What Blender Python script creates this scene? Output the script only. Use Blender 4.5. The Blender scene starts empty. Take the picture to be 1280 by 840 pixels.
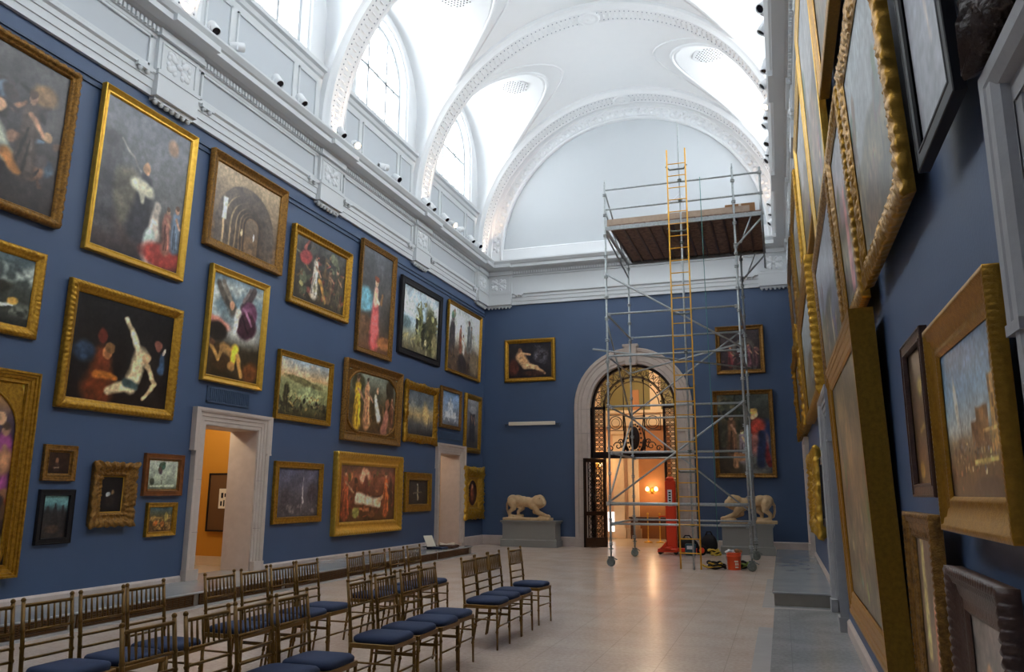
import bpy, bmesh, math, random
import numpy as np
from mathutils import Vector, Matrix
random.seed(7)
C = bpy.context.scene.collection
PI = math.pi
sc = bpy.context.scene

# ------------------------------------------------------------------ room numbers (metres)
XL, XR, YB, YF = -9.18, 0.68, 24.2, -5.2          # wall faces, back wall, front wall
XC, ZC, RV = -4.25, 9.56, 4.93                    # barrel vault axis and radius
ZA = 7.76                                         # underside of the entablature
ZT = 9.24                                         # top of the cornice
PH = 0.20                                         # side platforms
RIBS = [-0.01 + 4.73 * k for k in range(-1, 6)]
BAYS = [-2.375 + 4.73 * k for k in range(6)]
SR, SZ = 2.03, 12.02                              # severy radius and arch centre
WR, WZ, WS = 1.32, 12.35, 10.88                   # window half width, arch centre, sill

def lin(c):
    f = lambda v: v / 12.92 if v <= .04045 else ((v + .055) / 1.055) ** 2.4
    return tuple(f(x / 255.0) for x in c)

# ------------------------------------------------------------------ materials
MATS = {}
def mat(name, col, rough=.5, metal=0., noise=None, bump=None, spec=.5, emit=None, coat=0):
    """col is sRGB 0-255. noise=(scale, amount, second colour); bump=(scale, strength)."""
    if name in MATS: return MATS[name]
    m = bpy.data.materials.new(name); m.use_nodes = True
    nt = m.node_tree; b = nt.nodes['Principled BSDF']
    c = lin(col) + (1,)
    b.inputs['Base Color'].default_value = c
    b.inputs['Roughness'].default_value = rough
    b.inputs['Metallic'].default_value = metal
    b.inputs['Specular IOR Level'].default_value = spec
    if coat: b.inputs['Coat Weight'].default_value = coat; b.inputs['Coat Roughness'].default_value = .15
    tc = nt.nodes.new('ShaderNodeTexCoord')
    if noise:
        n = nt.nodes.new('ShaderNodeTexNoise'); n.inputs['Scale'].default_value = noise[0]
        n.inputs['Detail'].default_value = 6; n.inputs['Roughness'].default_value = .6
        nt.links.new(tc.outputs['Object'], n.inputs['Vector'])
        r = nt.nodes.new('ShaderNodeMapRange'); r.inputs[1].default_value = .35; r.inputs[2].default_value = .68
        nt.links.new(n.outputs['Fac'], r.inputs[0])
        mul = nt.nodes.new('ShaderNodeMath'); mul.operation = 'MULTIPLY'; mul.inputs[1].default_value = noise[1]
        nt.links.new(r.outputs[0], mul.inputs[0])
        mx = nt.nodes.new('ShaderNodeMix'); mx.data_type = 'RGBA'
        mx.inputs['A'].default_value = c; mx.inputs['B'].default_value = lin(noise[2]) + (1,)
        nt.links.new(mul.outputs[0], mx.inputs['Factor']); nt.links.new(mx.outputs['Result'], b.inputs['Base Color'])
    if bump:
        n2 = nt.nodes.new('ShaderNodeTexNoise'); n2.inputs['Scale'].default_value = bump[0]; n2.inputs['Detail'].default_value = 4
        nt.links.new(tc.outputs['Object'], n2.inputs['Vector'])
        bp = nt.nodes.new('ShaderNodeBump'); bp.inputs['Strength'].default_value = bump[1]; bp.inputs['Distance'].default_value = .02
        nt.links.new(n2.outputs['Fac'], bp.inputs['Height']); nt.links.new(bp.outputs['Normal'], b.inputs['Normal'])
    if emit:
        b.inputs['Emission Color'].default_value = lin(emit[0]) + (1,); b.inputs['Emission Strength'].default_value = emit[1]
    MATS[name] = m
    return m

M_plaster = mat('vault_plaster', (232, 234, 236), .8, noise=(3, .12, (220, 223, 226)))
M_tymp = mat('tympanum_paint', (202, 207, 211), .75, noise=(1.2, .25, (196, 201, 205)))
M_grey = mat('grey_paint', (214, 217, 219), .5, noise=(5, .15, (206, 209, 211)))
M_panel = mat('grey_panel_paint', (194, 199, 204), .55)
M_bead_shade = mat('bead_shade_grey', (150, 156, 166), .6)  # grey puts the shade of the soffit dots into the bead colour
M_mullion = mat('window_paint', (176, 180, 184), .5)
M_blue = mat('blue_wall_paint', (72, 91, 122), .5, noise=(1.3, .35, (67, 85, 115)), bump=(60, .05))
M_bluev = mat('blue_grille_paint', (66, 84, 110), .5)
M_stone = mat('limestone_trim', (206, 190, 178), .55, noise=(6, .5, (186, 170, 158)), bump=(40, .05))
M_stoneR = mat('grey_stone_trim', (158, 157, 158), .55, noise=(7, .5, (138, 137, 138)), bump=(40, .06))
M_joint = mat('stone_joint', (150, 138, 130), .8)
M_base = mat('marble_baseboard', (210, 194, 184), .35, noise=(4, .5, (188, 170, 160)))
M_marble = mat('platform_marble', (168, 168, 166), .18, noise=(2.2, .6, (142, 144, 146)))
M_riser = mat('marble_riser', (140, 132, 122), .4, noise=(5, .5, (122, 114, 106)))
M_grille = mat('bronze_grille', (98, 66, 34), .45, .4)
M_grilled = mat('grille_void', (26, 18, 12), .8)
M_gold = mat('gold_leaf', (196, 148, 48), .36, .75, noise=(22, .7, (120, 78, 22)), bump=(90, .35))
M_goldr = mat('antique_gilt', (184, 136, 46), .34, .7, noise=(36, .5, (128, 86, 28)), bump=(150, .12))
M_goldb = mat('bright_gold_leaf', (226, 180, 72), .33, .72, noise=(14, .5, (176, 124, 38)), bump=(70, .2))
M_goldd = mat('old_gold', (164, 118, 52), .4, .62, noise=(26, .8, (76, 50, 22)), bump=(110, .5))
M_wood = mat('brown_wood_frame', (140, 84, 40), .4, .1, noise=(12, .6, (78, 40, 18)))
M_dkwood = mat('dark_wood_frame', (88, 62, 50), .32, 0, noise=(18, .6, (54, 36, 30)), bump=(80, .2))
M_black = mat('black_frame', (30, 27, 29), .5, 0, spec=.3)
M_brass = mat('chair_brass_paint', (130, 94, 36), .36, .4, noise=(30, .45, (94, 66, 24)))
M_cush = mat('navy_cushion', (40, 54, 84), .85, noise=(40, .3, (32, 44, 70)), bump=(200, .15))
M_steel = mat('galvanised_steel', (188, 194, 196), .42, .4, noise=(25, .6, (140, 146, 148)))
M_steeld = mat('weathered_steel', (136, 144, 138), .45, .7, noise=(25, .5, (70, 74, 78)))
M_plank = mat('scaffold_plank', (150, 124, 110), .75, noise=(9, .7, (58, 40, 32)))
M_plankl = mat('raw_plywood', (188, 166, 146), .7, noise=(9, .5, (160, 136, 116)))
M_yel = mat('yellow_ladder_fibreglass', (240, 178, 36), .45, noise=(10, .4, (190, 130, 26)))
M_red = mat('red_enamel', (234, 66, 30), .35)
M_orange = mat('orange_plastic', (242, 88, 38), .4)
M_white = mat('white_enamel', (236, 238, 240), .35)
M_lens = mat('dark_lens', (20, 20, 34), .15)
M_lamp = mat('lit_lens', (255, 230, 190), .3, emit=((255, 220, 170), 6))
M_rubber = mat('black_rubber', (24, 24, 26), .7)
M_bronze = mat('bronze_gate', (56, 42, 36), .4, .5, noise=(20, .5, (36, 26, 22)))
M_lion = mat('lion_stone', (220, 188, 144), .8, noise=(7, .6, (184, 150, 108)), bump=(30, .3))
M_ped = mat('pedestal_grey_paint', (146, 145, 140), .5, noise=(4, .2, (136, 135, 130)))
M_orangew = mat('orange_gallery_paint', (206, 140, 40), .6)
M_salmon = mat('hall_salmon_plaster', (222, 184, 150), .65, noise=(2, .3, (206, 168, 132)))
M_olive = mat('hall_olive_paint', (128, 118, 72), .7)
M_cream = mat('hall_cream_stone', (228, 204, 168), .6, noise=(5, .4, (206, 180, 142)))
M_halltan = mat('hall_tan_panel', (178, 122, 74), .6, noise=(3, .4, (156, 102, 58)))
M_hallfl = mat('hall_floor_marble', (206, 186, 160), .2)
M_hallwood = mat('hall_dark_wood', (70, 38, 22), .35)
M_card = mat('brown_cardboard', (168, 124, 84), .8)
M_rope = mat('green_rope', (70, 132, 128), .6)
M_bulb = mat('lamp_glow', (255, 214, 150), .4, emit=((255, 206, 140), 7))
M_leather = mat('brown_leather', (86, 52, 34), .5)
M_paper = mat('cream_paper', (240, 228, 206), .7)
M_denim = mat('dark_blue_cloth', (44, 54, 78), .8)
M_ebony = mat('carved_dark_walnut', (54, 36, 30), .45, 0, noise=(14, .6, (28, 18, 16)), bump=(60, .6))

def glass_mat():
    m = bpy.data.materials.new('window_glass'); m.use_nodes = True; nt = m.node_tree; nt.nodes.clear()
    o = nt.nodes.new('ShaderNodeOutputMaterial'); t = nt.nodes.new('ShaderNodeBsdfTransparent'); g = nt.nodes.new('ShaderNodeBsdfGlossy')
    g.inputs['Roughness'].default_value = .05; t.inputs['Color'].default_value = (.93, .96, .97, 1)
    mx = nt.nodes.new('ShaderNodeMixShader'); mx.inputs[0].default_value = .06
    nt.links.new(t.outputs[0], mx.inputs[1]); nt.links.new(g.outputs[0], mx.inputs[2]); nt.links.new(mx.outputs[0], o.inputs[0])
    return m
M_glass = glass_mat()

def floor_mat(name, c1, c2, cj, tile, rough, veins=0):
    m = bpy.data.materials.new(name); m.use_nodes = True; nt = m.node_tree; b = nt.nodes['Principled BSDF']
    def N(t): return nt.nodes.new(t)
    tc = N('ShaderNodeTexCoord'); ob = tc.outputs['Object']
    def mix(fac, a, c):
        x = N('ShaderNodeMix'); x.data_type = 'RGBA'; nt.links.new(fac, x.inputs['Factor'])
        for v, k in ((a, 'A'), (c, 'B')):
            if isinstance(v, tuple): x.inputs[k].default_value = lin(v) + (1,)
            else: nt.links.new(v, x.inputs[k])
        return x.outputs['Result']
    def noise(scale, detail, dist, lo, hi):
        n = N('ShaderNodeTexNoise'); n.inputs['Scale'].default_value = scale; n.inputs['Detail'].default_value = detail; n.inputs['Distortion'].default_value = dist
        nt.links.new(ob, n.inputs['Vector']); r = N('ShaderNodeMapRange'); r.interpolation_type = 'SMOOTHSTEP'; r.inputs[1].default_value = lo; r.inputs[2].default_value = hi
        nt.links.new(n.outputs['Fac'], r.inputs[0]); return r.outputs[0]
    col = mix(noise(1.3 if not veins else 1.0, 5, veins, .3, .7), c1, c2)
    fine = mix(noise(26, 3, 0, .35, .65), tuple(v * .93 for v in c1), tuple(min(250, v * 1.04) for v in c2)); 
    h = N('ShaderNodeValue'); h.outputs[0].default_value = .35; col = mix(h.outputs[0], col, fine)
    br = N('ShaderNodeTexBrick'); br.offset = 0.0; br.inputs['Scale'].default_value = 1.0
    br.inputs['Brick Width'].default_value = tile; br.inputs['Row Height'].default_value = tile; br.inputs['Mortar Size'].default_value = .004; br.inputs['Mortar Smooth'].default_value = .1
    nt.links.new(ob, br.inputs['Vector']); hm = N('ShaderNodeMath'); hm.operation = 'MULTIPLY'; hm.inputs[1].default_value = .5; nt.links.new(br.outputs['Fac'], hm.inputs[0])
    col = mix(hm.outputs[0], col, cj)
    nt.links.new(col, b.inputs['Base Color'])
    r = N('ShaderNodeMapRange'); r.inputs[3].default_value = rough * .9; r.inputs[4].default_value = rough * 1.1
    nt.links.new(noise(2.2, 2, 0, .3, .7), r.inputs[0]); nt.links.new(r.outputs[0], b.inputs['Roughness'])
    return m
M_floor = floor_mat('travertine_floor', (204, 180, 164), (214, 196, 182), (158, 142, 130), .61, .24)
M_gfloor = floor_mat('grey_marble_floor', (146, 144, 142), (172, 170, 168), (130, 128, 127), 1.5, .18, 1.2)
M_strip = mat('pale_marble_strip', (196, 190, 186), .2, noise=(3, .4, (176, 170, 166)))

# ------------------------------------------------------------------ mesh builder
class MB:
    def __init__(s): s.v = []; s.f = []; s.m = []; s.sm = []; s.cur = 0; s.smooth = False
    def add(s, vs, fs, smooth=None):
        o = len(s.v); s.v.extend([tuple(map(float, p)) for p in vs])
        for f in fs:
            s.f.append(tuple(i + o for i in f)); s.m.append(s.cur); s.sm.append(s.smooth if smooth is None else smooth)
        return s
    def box(s, a, b, bev=0.0):
        x0, x1 = sorted((a[0], b[0])); y0, y1 = sorted((a[1], b[1])); z0, z1 = sorted((a[2], b[2]))
        if bev <= 0:
            s.add([(x0, y0, z0), (x1, y0, z0), (x1, y1, z0), (x0, y1, z0), (x0, y0, z1), (x1, y0, z1), (x1, y1, z1), (x0, y1, z1)],
                  [(0, 3, 2, 1), (4, 5, 6, 7), (0, 1, 5, 4), (1, 2, 6, 5), (2, 3, 7, 6), (3, 0, 4, 7)], False)
        else:
            r = bev; vs = []
            for z, i in ((z0, r), (z0 + r, 0), (z1 - r, 0), (z1, r)):
                a0, a1, b0, b1 = x0 + i, x1 - i, y0 + i, y1 - i
                k = r
                vs += [(a0 + k, b0, z), (a1 - k, b0, z), (a1, b0 + k, z), (a1, b1 - k, z), (a1 - k, b1, z), (a0 + k, b1, z), (a0, b1 - k, z), (a0, b0 + k, z)]
            fs = [tuple(range(7, -1, -1)), tuple(range(24, 32))]
            for l in range(3):
                for i in range(8):
                    j = (i + 1) % 8; fs.append((l * 8 + i, l * 8 + j, l * 8 + 8 + j, l * 8 + 8 + i))
            s.add(vs, fs, False)
        return s
    def tube(s, pts, r, n=8, cap=True, smooth=True):
        pts = [Vector(p) for p in pts]; rs = r if isinstance(r, (list, tuple)) else [r] * len(pts)
        vs = []; up = None
        for i, p in enumerate(pts):
            d = (pts[min(i + 1, len(pts) - 1)] - pts[max(i - 1, 0)]).normalized()
            if up is None:
                up = Vector((0, 0, 1)) if abs(d.z) < .9 else Vector((1, 0, 0))
            u = (up - d * up.dot(d)).normalized(); up = u; w = d.cross(u)
            for k in range(n):
                a = 2 * PI * k / n; vs.append(p + (u * math.cos(a) + w * math.sin(a)) * rs[i])
        fs = []
        for i in range(len(pts) - 1):
            for k in range(n):
                j = (k + 1) % n; fs.append((i * n + k, i * n + j, i * n + n + j, i * n + n + k))
        s.add(vs, fs, smooth)
        if cap:
            o = len(s.v) - len(vs)
            for f in (tuple(reversed(range(o, o + n))), tuple(range(o + len(vs) - n, o + len(vs)))):
                s.f.append(f); s.m.append(s.cur); s.sm.append(False)
        return s
    def lathe(s, prof, c=(0, 0, 0), n=20, axis='z', smooth=True, closed=False):
        vs = []
        for r, h in prof:
            for k in range(n):
                a = 2 * PI * k / n; x, y = r * math.cos(a), r * math.sin(a)
                vs.append((c[0] + x, c[1] + y, c[2] + h) if axis == 'z' else ((c[0] + x, c[1] + h, c[2] + y) if axis == 'y' else (c[0] + h, c[1] + x, c[2] + y)))
        fs = []
        for i in range(len(prof) - 1):
            for k in range(n):
                j = (k + 1) % n; f = (i * n + k, i * n + j, i * n + n + j, i * n + n + k)
                fs.append(f if axis != 'y' else f[::-1])
        s.add(vs, fs, smooth); return s
    def ball(s, c, r, n=8, m=6, rot=None):
        r = r if isinstance(r, (tuple, list)) else (r, r, r); vs = []; R = rot or Matrix.Identity(3)
        for i in range(m + 1):
            t = PI * i / m
            for k in range(n):
                a = 2 * PI * k / n
                vs.append(R @ Vector((r[0] * math.sin(t) * math.cos(a), r[1] * math.sin(t) * math.sin(a), -r[2] * math.cos(t))) + Vector(c))
        fs = []
        for i in range(m):
            for k in range(n):
                j = (k + 1) % n; fs.append((i * n + k, i * n + j, i * n + n + j, i * n + n + k))
        s.add(vs, fs, True); return s
    def strip(s, A, B, smooth=False):
        """quads between two equally long polylines"""
        n = len(A); s.add(list(A) + list(B), [(i, i + 1, n + i + 1, n + i) for i in range(n - 1)], smooth); return s
    def sweep(s, prof, p0, p1, out, up=(0, 0, 1), caps=True):
        """profile [(projection, height)] swept from p0 to p1; out = projection direction"""
        out = Vector(out); up = Vector(up); p0 = Vector(p0); p1 = Vector(p1)
        A = [p0 + out * a + up * b for a, b in prof]; B = [p1 + out * a + up * b for a, b in prof]
        s.strip(A, B)
        if caps:
            o = len(s.v)
            s.v.extend([tuple(p) for p in A] + [tuple(p) for p in B])
            n = len(A)
            for f in (tuple(range(o, o + n)), tuple(range(o + 2 * n - 1, o + n - 1, -1))):
                s.f.append(f); s.m.append(s.cur); s.sm.append(False)
        return s
    def build(s, name, mats, parent=None, recalc=True):
        me = bpy.data.meshes.new(name)
        v = s.v
        if parent is not None:
            q = parent
            while q.parent is not None: q = q.parent
            L = WORLD.get(q.name, Vector((0, 0, 0)))
            if L.length: v = [(p[0] - L.x, p[1] - L.y, p[2] - L.z) for p in v]
        me.from_pydata(v, [], s.f)
        mats = mats if isinstance(mats, (list, tuple)) else [mats]
        for m in mats: me.materials.append(m)
        me.polygons.foreach_set('material_index', s.m); me.polygons.foreach_set('use_smooth', s.sm)
        if recalc:
            bm = bmesh.new(); bm.from_mesh(me); bmesh.ops.recalc_face_normals(bm, faces=bm.faces); bm.to_mesh(me); bm.free()
        me.update()
        o = bpy.data.objects.new(name, me); C.objects.link(o)
        if parent is not None: o.parent = parent
        return o
WORLD = {}      # roots whose parts are modelled in room coordinates

def tag(o, label=None, cat=None, group=None, kind=None):
    if label: o['label'] = label
    if cat: o['category'] = cat
    if group: o['group'] = group
    if kind: o['kind'] = kind
    return o
def struct(o): o['kind'] = 'structure'; return o
def thing(name, label, cat, loc=(0, 0, 0), rot=(0, 0, 0), group=None, world=False):
    o = bpy.data.objects.new(name, None); C.objects.link(o); o.location = loc; o.rotation_euler = rot
    o.empty_display_size = .1
    tag(o, label, cat, group)
    if world: WORLD[o.name] = Vector(loc)
    return o
def children(o): return list(o.children)
def copy_tree(o, parent=None):
    c = o.copy(); C.objects.link(c)
    if parent is not None: c.parent = parent
    for ch in [x for x in ALL_CHILDREN.get(o.name, [])]: copy_tree(ch, c)
    return c
ALL_CHILDREN = {}
def index_children(root):
    ALL_CHILDREN[root.name] = [o for o in bpy.data.objects if o.parent == root]
    for o in ALL_CHILDREN[root.name]: index_children(o)
ORD = ['first', 'second', 'third', 'fourth', 'fifth', 'sixth', 'seventh', 'eighth', 'ninth', 'tenth', 'eleventh', 'twelfth', 'thirteenth', 'fourteenth', 'fifteenth', 'sixteenth']
# ================================================================== ROOM SHELL
def wall_segments(mb, x0, x1, y0, y1, z0, z1, holes):
    """wall along y with rectangular holes [(ya, yb, za, zb)]"""
    y = y0
    for ya, yb, za, zb in sorted(holes):
        mb.box((x0, y, z0), (x1, ya, z1))
        if za > z0: mb.box((x0, ya, z0), (x1, yb, za - .02))
        mb.box((x0, ya, zb), (x1, yb, z1)); y = yb
    mb.box((x0, y, z0), (x1, y1, z1))
DL1, DL2 = (10.92, 12.36, PH, 2.72), (20.72, 22.19, 0.0, 2.72)
DR1, DR2, DR3 = (20.72, 22.19, PH, 2.72), (10.92, 12.36, 0.0, 2.72), (0.60, 1.97, 0.0, 2.47)
b = MB(); wall_segments(b, XL - .57, XL, YF, YB + .1, -.1, ZA + .3, [DL1, DL2]); struct(b.build('wall_left', M_blue))
b = MB(); wall_segments(b, XR, XR + .57, YF, YB + .1, -.1, ZA + .3, [DR1, DR2, DR3]); struct(b.build('wall_right', M_blue))
b = MB(); b.box((XL, YF - .4, -.1), (XR, YF, 15)); struct(b.build('wall_front', M_blue))
# back wall with the arched doorway
AX, AR, AZ = -4.25, 1.34, 4.27
def arch_pts(r, z0=0., n=24):
    p = [(AX - r, z0), (AX - r, AZ)] + [(AX - r * math.cos(PI * i / n), AZ + r * math.sin(PI * i / n)) for i in range(1, n)] + [(AX + r, AZ), (AX + r, z0)]
    return p
b = MB()
zt = ZA + .3
b.box((XL - .3, YB, -.1), (AX - AR, YB + .6, zt)); b.box((AX + AR, YB, -.1), (XR + .3, YB + .6, zt))
P = arch_pts(AR)[1:-1]
for yy in (YB, YB + .6):
    b.strip([(x, yy, z) for x, z in P], [(x, yy, zt) for x, z in P])
struct(b.build('wall_back', M_blue, recalc=False))
b = MB(); b.box((XL - .3, YB, zt), (XR + .3, YB + .6, 15)); struct(b.build('wall_back_upper', M_tymp))
b = MB()
b.strip([(x, YB - .01, z) for x, z in arch_pts(AR)], [(x, YB + .62, z) for x, z in arch_pts(AR)])
prof = [(1.34, 0), (1.34, .05), (1.42, .05), (1.43, .07), (1.6, .07), (1.62, .09), (1.70, .09), (1.72, .12), (1.80, .13), (1.83, .12), (1.83, 0)]
for (r0, d0), (r1, d1) in zip(prof[:-1], prof[1:]):
    b.strip([(x, YB - d0, z) for x, z in arch_pts(r0)], [(x, YB - d1, z) for x, z in arch_pts(r1)])
b.add([(AX - .16, YB - .17, 5.55), (AX + .16, YB - .17, 5.55), (AX + .2, YB - .2, 6.17), (AX - .2, YB - .2, 6.17), (AX - .16, YB, 5.55), (AX + .16, YB, 5.55), (AX + .2, YB, 6.17), (AX - .2, YB, 6.17)],
      [(0, 1, 2, 3), (1, 5, 6, 2), (4, 0, 3, 7), (3, 2, 6, 7), (0, 4, 5, 1)])
b.box((AX - .24, YB - .22, 6.12), (AX + .24, YB, 6.2))
for z in (.9, 1.75, 2.6, 3.45, 4.2):
    for s in (-1, 1):
        b.cur = 1; b.box((AX + s * 1.345, YB - .0905, z), (AX + s * 1.7, YB - .0, z + .006)); b.cur = 0
for s in (-1, 1): b.box((AX + s * 1.34, YB - .15, 0), (AX + s * 1.85, YB, .26))
struct(b.build('door_frame_arched', [M_stone, M_joint]))

# floor
b = MB()
def fl(x0, x1, y0, y1, m, z=0): b.cur = m; b.add([(x0, y0, z), (x1, y0, z), (x1, y1, z), (x0, y1, z)], [(0, 1, 2, 3)])
fl(XL - .6, -.2, YF, YB + .7, 0); fl(-.2, XR + .6, YF, YB + .7, 1)
struct(b.build('floor', [M_floor, M_gfloor]))
b = MB()
for y0, y1 in ((1.2, 4.6), (6.1, 10.7), (12.5, 16.6)): b.box((-.37, y0, -.02), (-.2, y1, .0015))
b.box((-.2, 12.45, -.02), (XR, 12.6, .0015))
struct(b.build('floor_inlay', M_strip))

# platforms along both side walls
b = MB(); b.box((XL - .6, YF, 0.001), (-8.03, 20.35, PH - .03)); b.cur = 1; b.box((XL - .6, YF, PH - .03), (-8.0, 20.4, PH), .008)
struct(b.build('platform_left', [M_riser, M_marble]))
b = MB(); b.box((-.2, 12.79, 0.001), (XR + .6, 22.3, PH - .03)); b.cur = 1; b.box((-.225, 12.77, PH - .03), (XR + .6, 22.33, PH), .008)
struct(b.build('platform_right', [M_riser, M_marble]))
b = MB(); b.cur = 0
b.box((-8.0, YF, .001), (-7.86, 20.42, .012)); struct(b.build('floor_edge_strip', M_strip))

# baseboards
def bboard(name, segs):
    b = MB()
    for (a, c, out, z0, z1) in segs:
        b.sweep([(0, z0), (.035, z0), (.035, z1 - .03), (.02, z1 - .01), (.012, z1), (0, z1)], a, c, out)
    struct(b.build(name, M_base))
ZB = .29
bboard('baseboard_left', [((XL, a, 0), (XL, c, 0), (1, 0, 0), z, ZB) for a, c, z in ((YF, 10.62, PH), (12.66, 20.4, PH), (22.49, YB, 0))])
bboard('baseboard_right', [((XR, a, 0), (XR, c, 0), (-1, 0, 0), z, zz) for a, c, z, zz in ((YF, .3, 0, .16), (2.28, 10.62, 0, .16), (12.66, 20.4, PH, ZB), (22.49, YB, 0, ZB))])
bboard('baseboard_back', [((a, YB, 0), (c, YB, 0), (0, -1, 0), 0, ZB) for a, c in ((XL, AX - 1.85), (AX + 1.85, XR))])

# door surrounds in the side walls
TP = [(0, 0), (0, .03), (.06, .03), (.065, .045), (.13, .045), (.135, .06), (.19, .06), (.2, .085), (.23, .1), (.27, .1), (.27, 0)]
def surround(name, xw, s, hole, m, depth=.57, ear=True, zfoot=0.0):
    ya, yb, za, zb = hole; b = MB()
    def U(w, p, z0, sh=0.): return [(xw + s * p, ya - w - sh, z0), (xw + s * p, ya - w - sh, zb + w), (xw + s * p, yb + w + sh, zb + w), (xw + s * p, yb + w + sh, z0)]
    for (w0, p0), (w1, p1) in zip(TP[:-1], TP[1:]): b.strip(U(w0, p0, za), U(w1, p1, za))
    if ear:
        for (w0, p0), (w1, p1) in zip(TP[5:-1], TP[6:]): b.strip(U(w0, p0 + .004, zb - .42, .05), U(w1, p1 + .004, zb - .42, .05))
        for yy, sg in ((ya, -1), (yb, 1)): b.box((xw, yy + sg * .2, zb - .45), (xw + s * .108, yy + sg * .325, zb - .42))
    for yy in (ya, yb): b.box((xw + s * .012, yy - .012, za), (xw - s * (depth + .02), yy + .012, zb))
    b.box((xw + s * .012, ya, zb - .012), (xw - s * (depth + .02), yb, zb + .012))
    for yy, sg in ((ya, -1), (yb, 1)): b.box((xw, yy, za), (xw + s * .115, yy + sg * .285, za + .17))
    b.cur = 1
    for z in (.95, 1.8):
        for yy, sg in ((ya, -1), (yb, 1)): b.box((xw, yy + sg * .012, z), (xw + s * .0615, yy + sg * .19, z + .005))
    struct(b.build(name, [m, M_joint]))
surround('door_1', XL, 1, DL1, M_stone); surround('door_2', XL, 1, DL2, M_stone)
surround('door_3', XR, -1, DR1, M_stone); surround('door_4', XR, -1, DR2, M_stoneR); surround('door_5', XR, -1, DR3, M_stoneR)

# picture rails on the long walls
b = MB()
for z in (7.40, 7.5):
    b.box((XL, YF, z), (XL + .028, YB, z + .035)); b.box((XR, YF, z), (XR - .028, YB, z + .035))
struct(b.build('trim_picture_rail', M_bluev))

# ------------------------------------------------------------------ entablature
CP = [(0, 7.76), (.06, 7.76), (.06, 7.87), (.08, 7.875), (.08, 8.0), (.1, 8.005), (.1, 8.09), (.14, 8.12), (.14, 8.17), (.06, 8.19), (.06, 8.72), (.09, 8.74), (.09, 8.79),
      (.12, 8.8), (.12, 8.9), (.18, 8.92), (.22, 8.96), (.42, 8.97), (.42, 9.07), (.46, 9.09), (.52, 9.17), (.52, 9.21), (0, 9.25)]
def leaf_relief(b, c, u, n, w, h):
    """four curled leaves round a boss; u = along-wall axis, n = outward axis"""
    u = Vector(u); n = Vector(n); z = Vector((0, 0, 1)); c = Vector(c)
    R = Matrix((u, n, z)).transposed()
    for sx in (-1, 1):
        for sz in (-1, 1):
            for k, (fx, fz, rx, rz) in enumerate(((.5, .5, .42, .16), (.74, .66, .2, .14), (.3, .8, .2, .12), (.82, .3, .16, .13))):
                a = math.atan2(sz * h * fz, sx * w * fx)
                rr = R @ Matrix.Rotation(-a, 3, 'Y')
                b.ball(c + u * (sx * w * fx * .5) + z * (sz * h * fz * .5), (w * rx * .5, .03, h * rz), 8, 5, rr)
    b.ball(c, (w * .13, .05, h * .13), 10, 6, R)
def guttae(b, c, u, n, w):
    u = Vector(u); n = Vector(n); c = Vector(c)
    A = c - u * w / 2; Bv = c + u * w / 2
    lo = [min(A[i], Bv[i]) for i in range(3)]; hi = [max(A[i], Bv[i]) for i in range(3)]
    d = n * .11
    p = Vector(lo); q = Vector(hi) + d if sum(d) > 0 else Vector(hi)
    if sum(d) < 0: p = p + d
    b.box((p.x, p.y, c.z - .06), (q.x, q.y, c.z))
    k = int(w / .11)
    for i in range(k):
        b.ball(A + u * (w * (i + .5) / k) + n * .07 + Vector((0, 0, -.07)), (.045, .045, .055), 7, 4)
def entab(name, p0, p1, out, along, blocks, length, panels=True):
    b = MB(); out = Vector(out); al = Vector(along); p0 = Vector(p0); p1 = Vector(p1)
    b.sweep(CP, p0, p1, out)
    org = Vector((0, 0, 0)) + out * 0
    def at(t, pr, z): return p0 + al * t + out * pr + Vector((0, 0, z))
    def bx(t0, t1, q0, q1, z0, z1):
        a = at(t0, q0, z0); c = at(t1, q1, z1); b.box(a, c)
    for t in blocks:
        bx(t - .46, t + .46, 0, .13, 8.12, 8.78); bx(t - .46, t + .46, 0, .175, 7.762, 8.185); bx(t - .48, t + .48, 0, .19, 8.13, 8.2)
        bx(t - .52, t + .52, 0, .5, 8.971, 9.075); bx(t - .5, t + .5, 0, .2, 8.78, 8.9)
        for e in (-.38, .38): bx(t + e - .015, t + e + .015, 0, .15, 8.22, 8.72)
        bx(t - .38, t + .38, 0, .15, 8.69, 8.72); bx(t - .38, t + .38, 0, .15, 8.22, 8.25)
        b.cur = 1; leaf_relief(b, at(t, .13, 8.47), al, out, .56, .38)
        b.cur = 0
        guttae(b, at(t, 0, 7.765), al, out, .86); guttae(b, at(t - .72, .06, 8.13), al, out, .3); guttae(b, at(t + .72, .06, 8.13), al, out, .3)
    if panels:
        bl = sorted(blocks)
        ed = [(bl[i] + .62, bl[i + 1] - .62) for i in range(len(bl) - 1)]
        for t0, t1 in ed:
            if t1 - t0 < .5: continue
            b.cur = 2; b.add([at(t0, .0615, 8.24), at(t1, .0615, 8.24), at(t1, .0615, 8.68), at(t0, .0615, 8.68)], [(0, 1, 2, 3)]); b.cur = 0
            for z in (8.2, 8.68): bx(t0 - .04, t1 + .04, .05, .1, z, z + .04)
            for t in (t0 - .04, t1): bx(t, t + .04, .05, .1, 8.2, 8.72)
    n = int(length / .085)
    b.cur = 0
    for i in range(n):
        t = (i + .5) * length / n
        bx(t - .024, t + .024, .1, .165, 8.805, 8.89)
    return struct(b.build(name, [M_grey, M_plaster, M_panel]))
entab('cornice_left', (XL, YF, 0), (XL, YB, 0), (1, 0, 0), (0, 1, 0), [y - YF for y in RIBS if y > YF + .3], YB - YF)
entab('cornice_right', (XR, YF, 0), (XR, YB, 0), (-1, 0, 0), (0, 1, 0), [y - YF for y in RIBS if y > YF + .3], YB - YF)
entab('cornice_back', (XL, YB, 0), (XR, YB, 0), (0, -1, 0), (1, 0, 0), [.53, XR - XL - .53], XR - XL, False)
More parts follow.
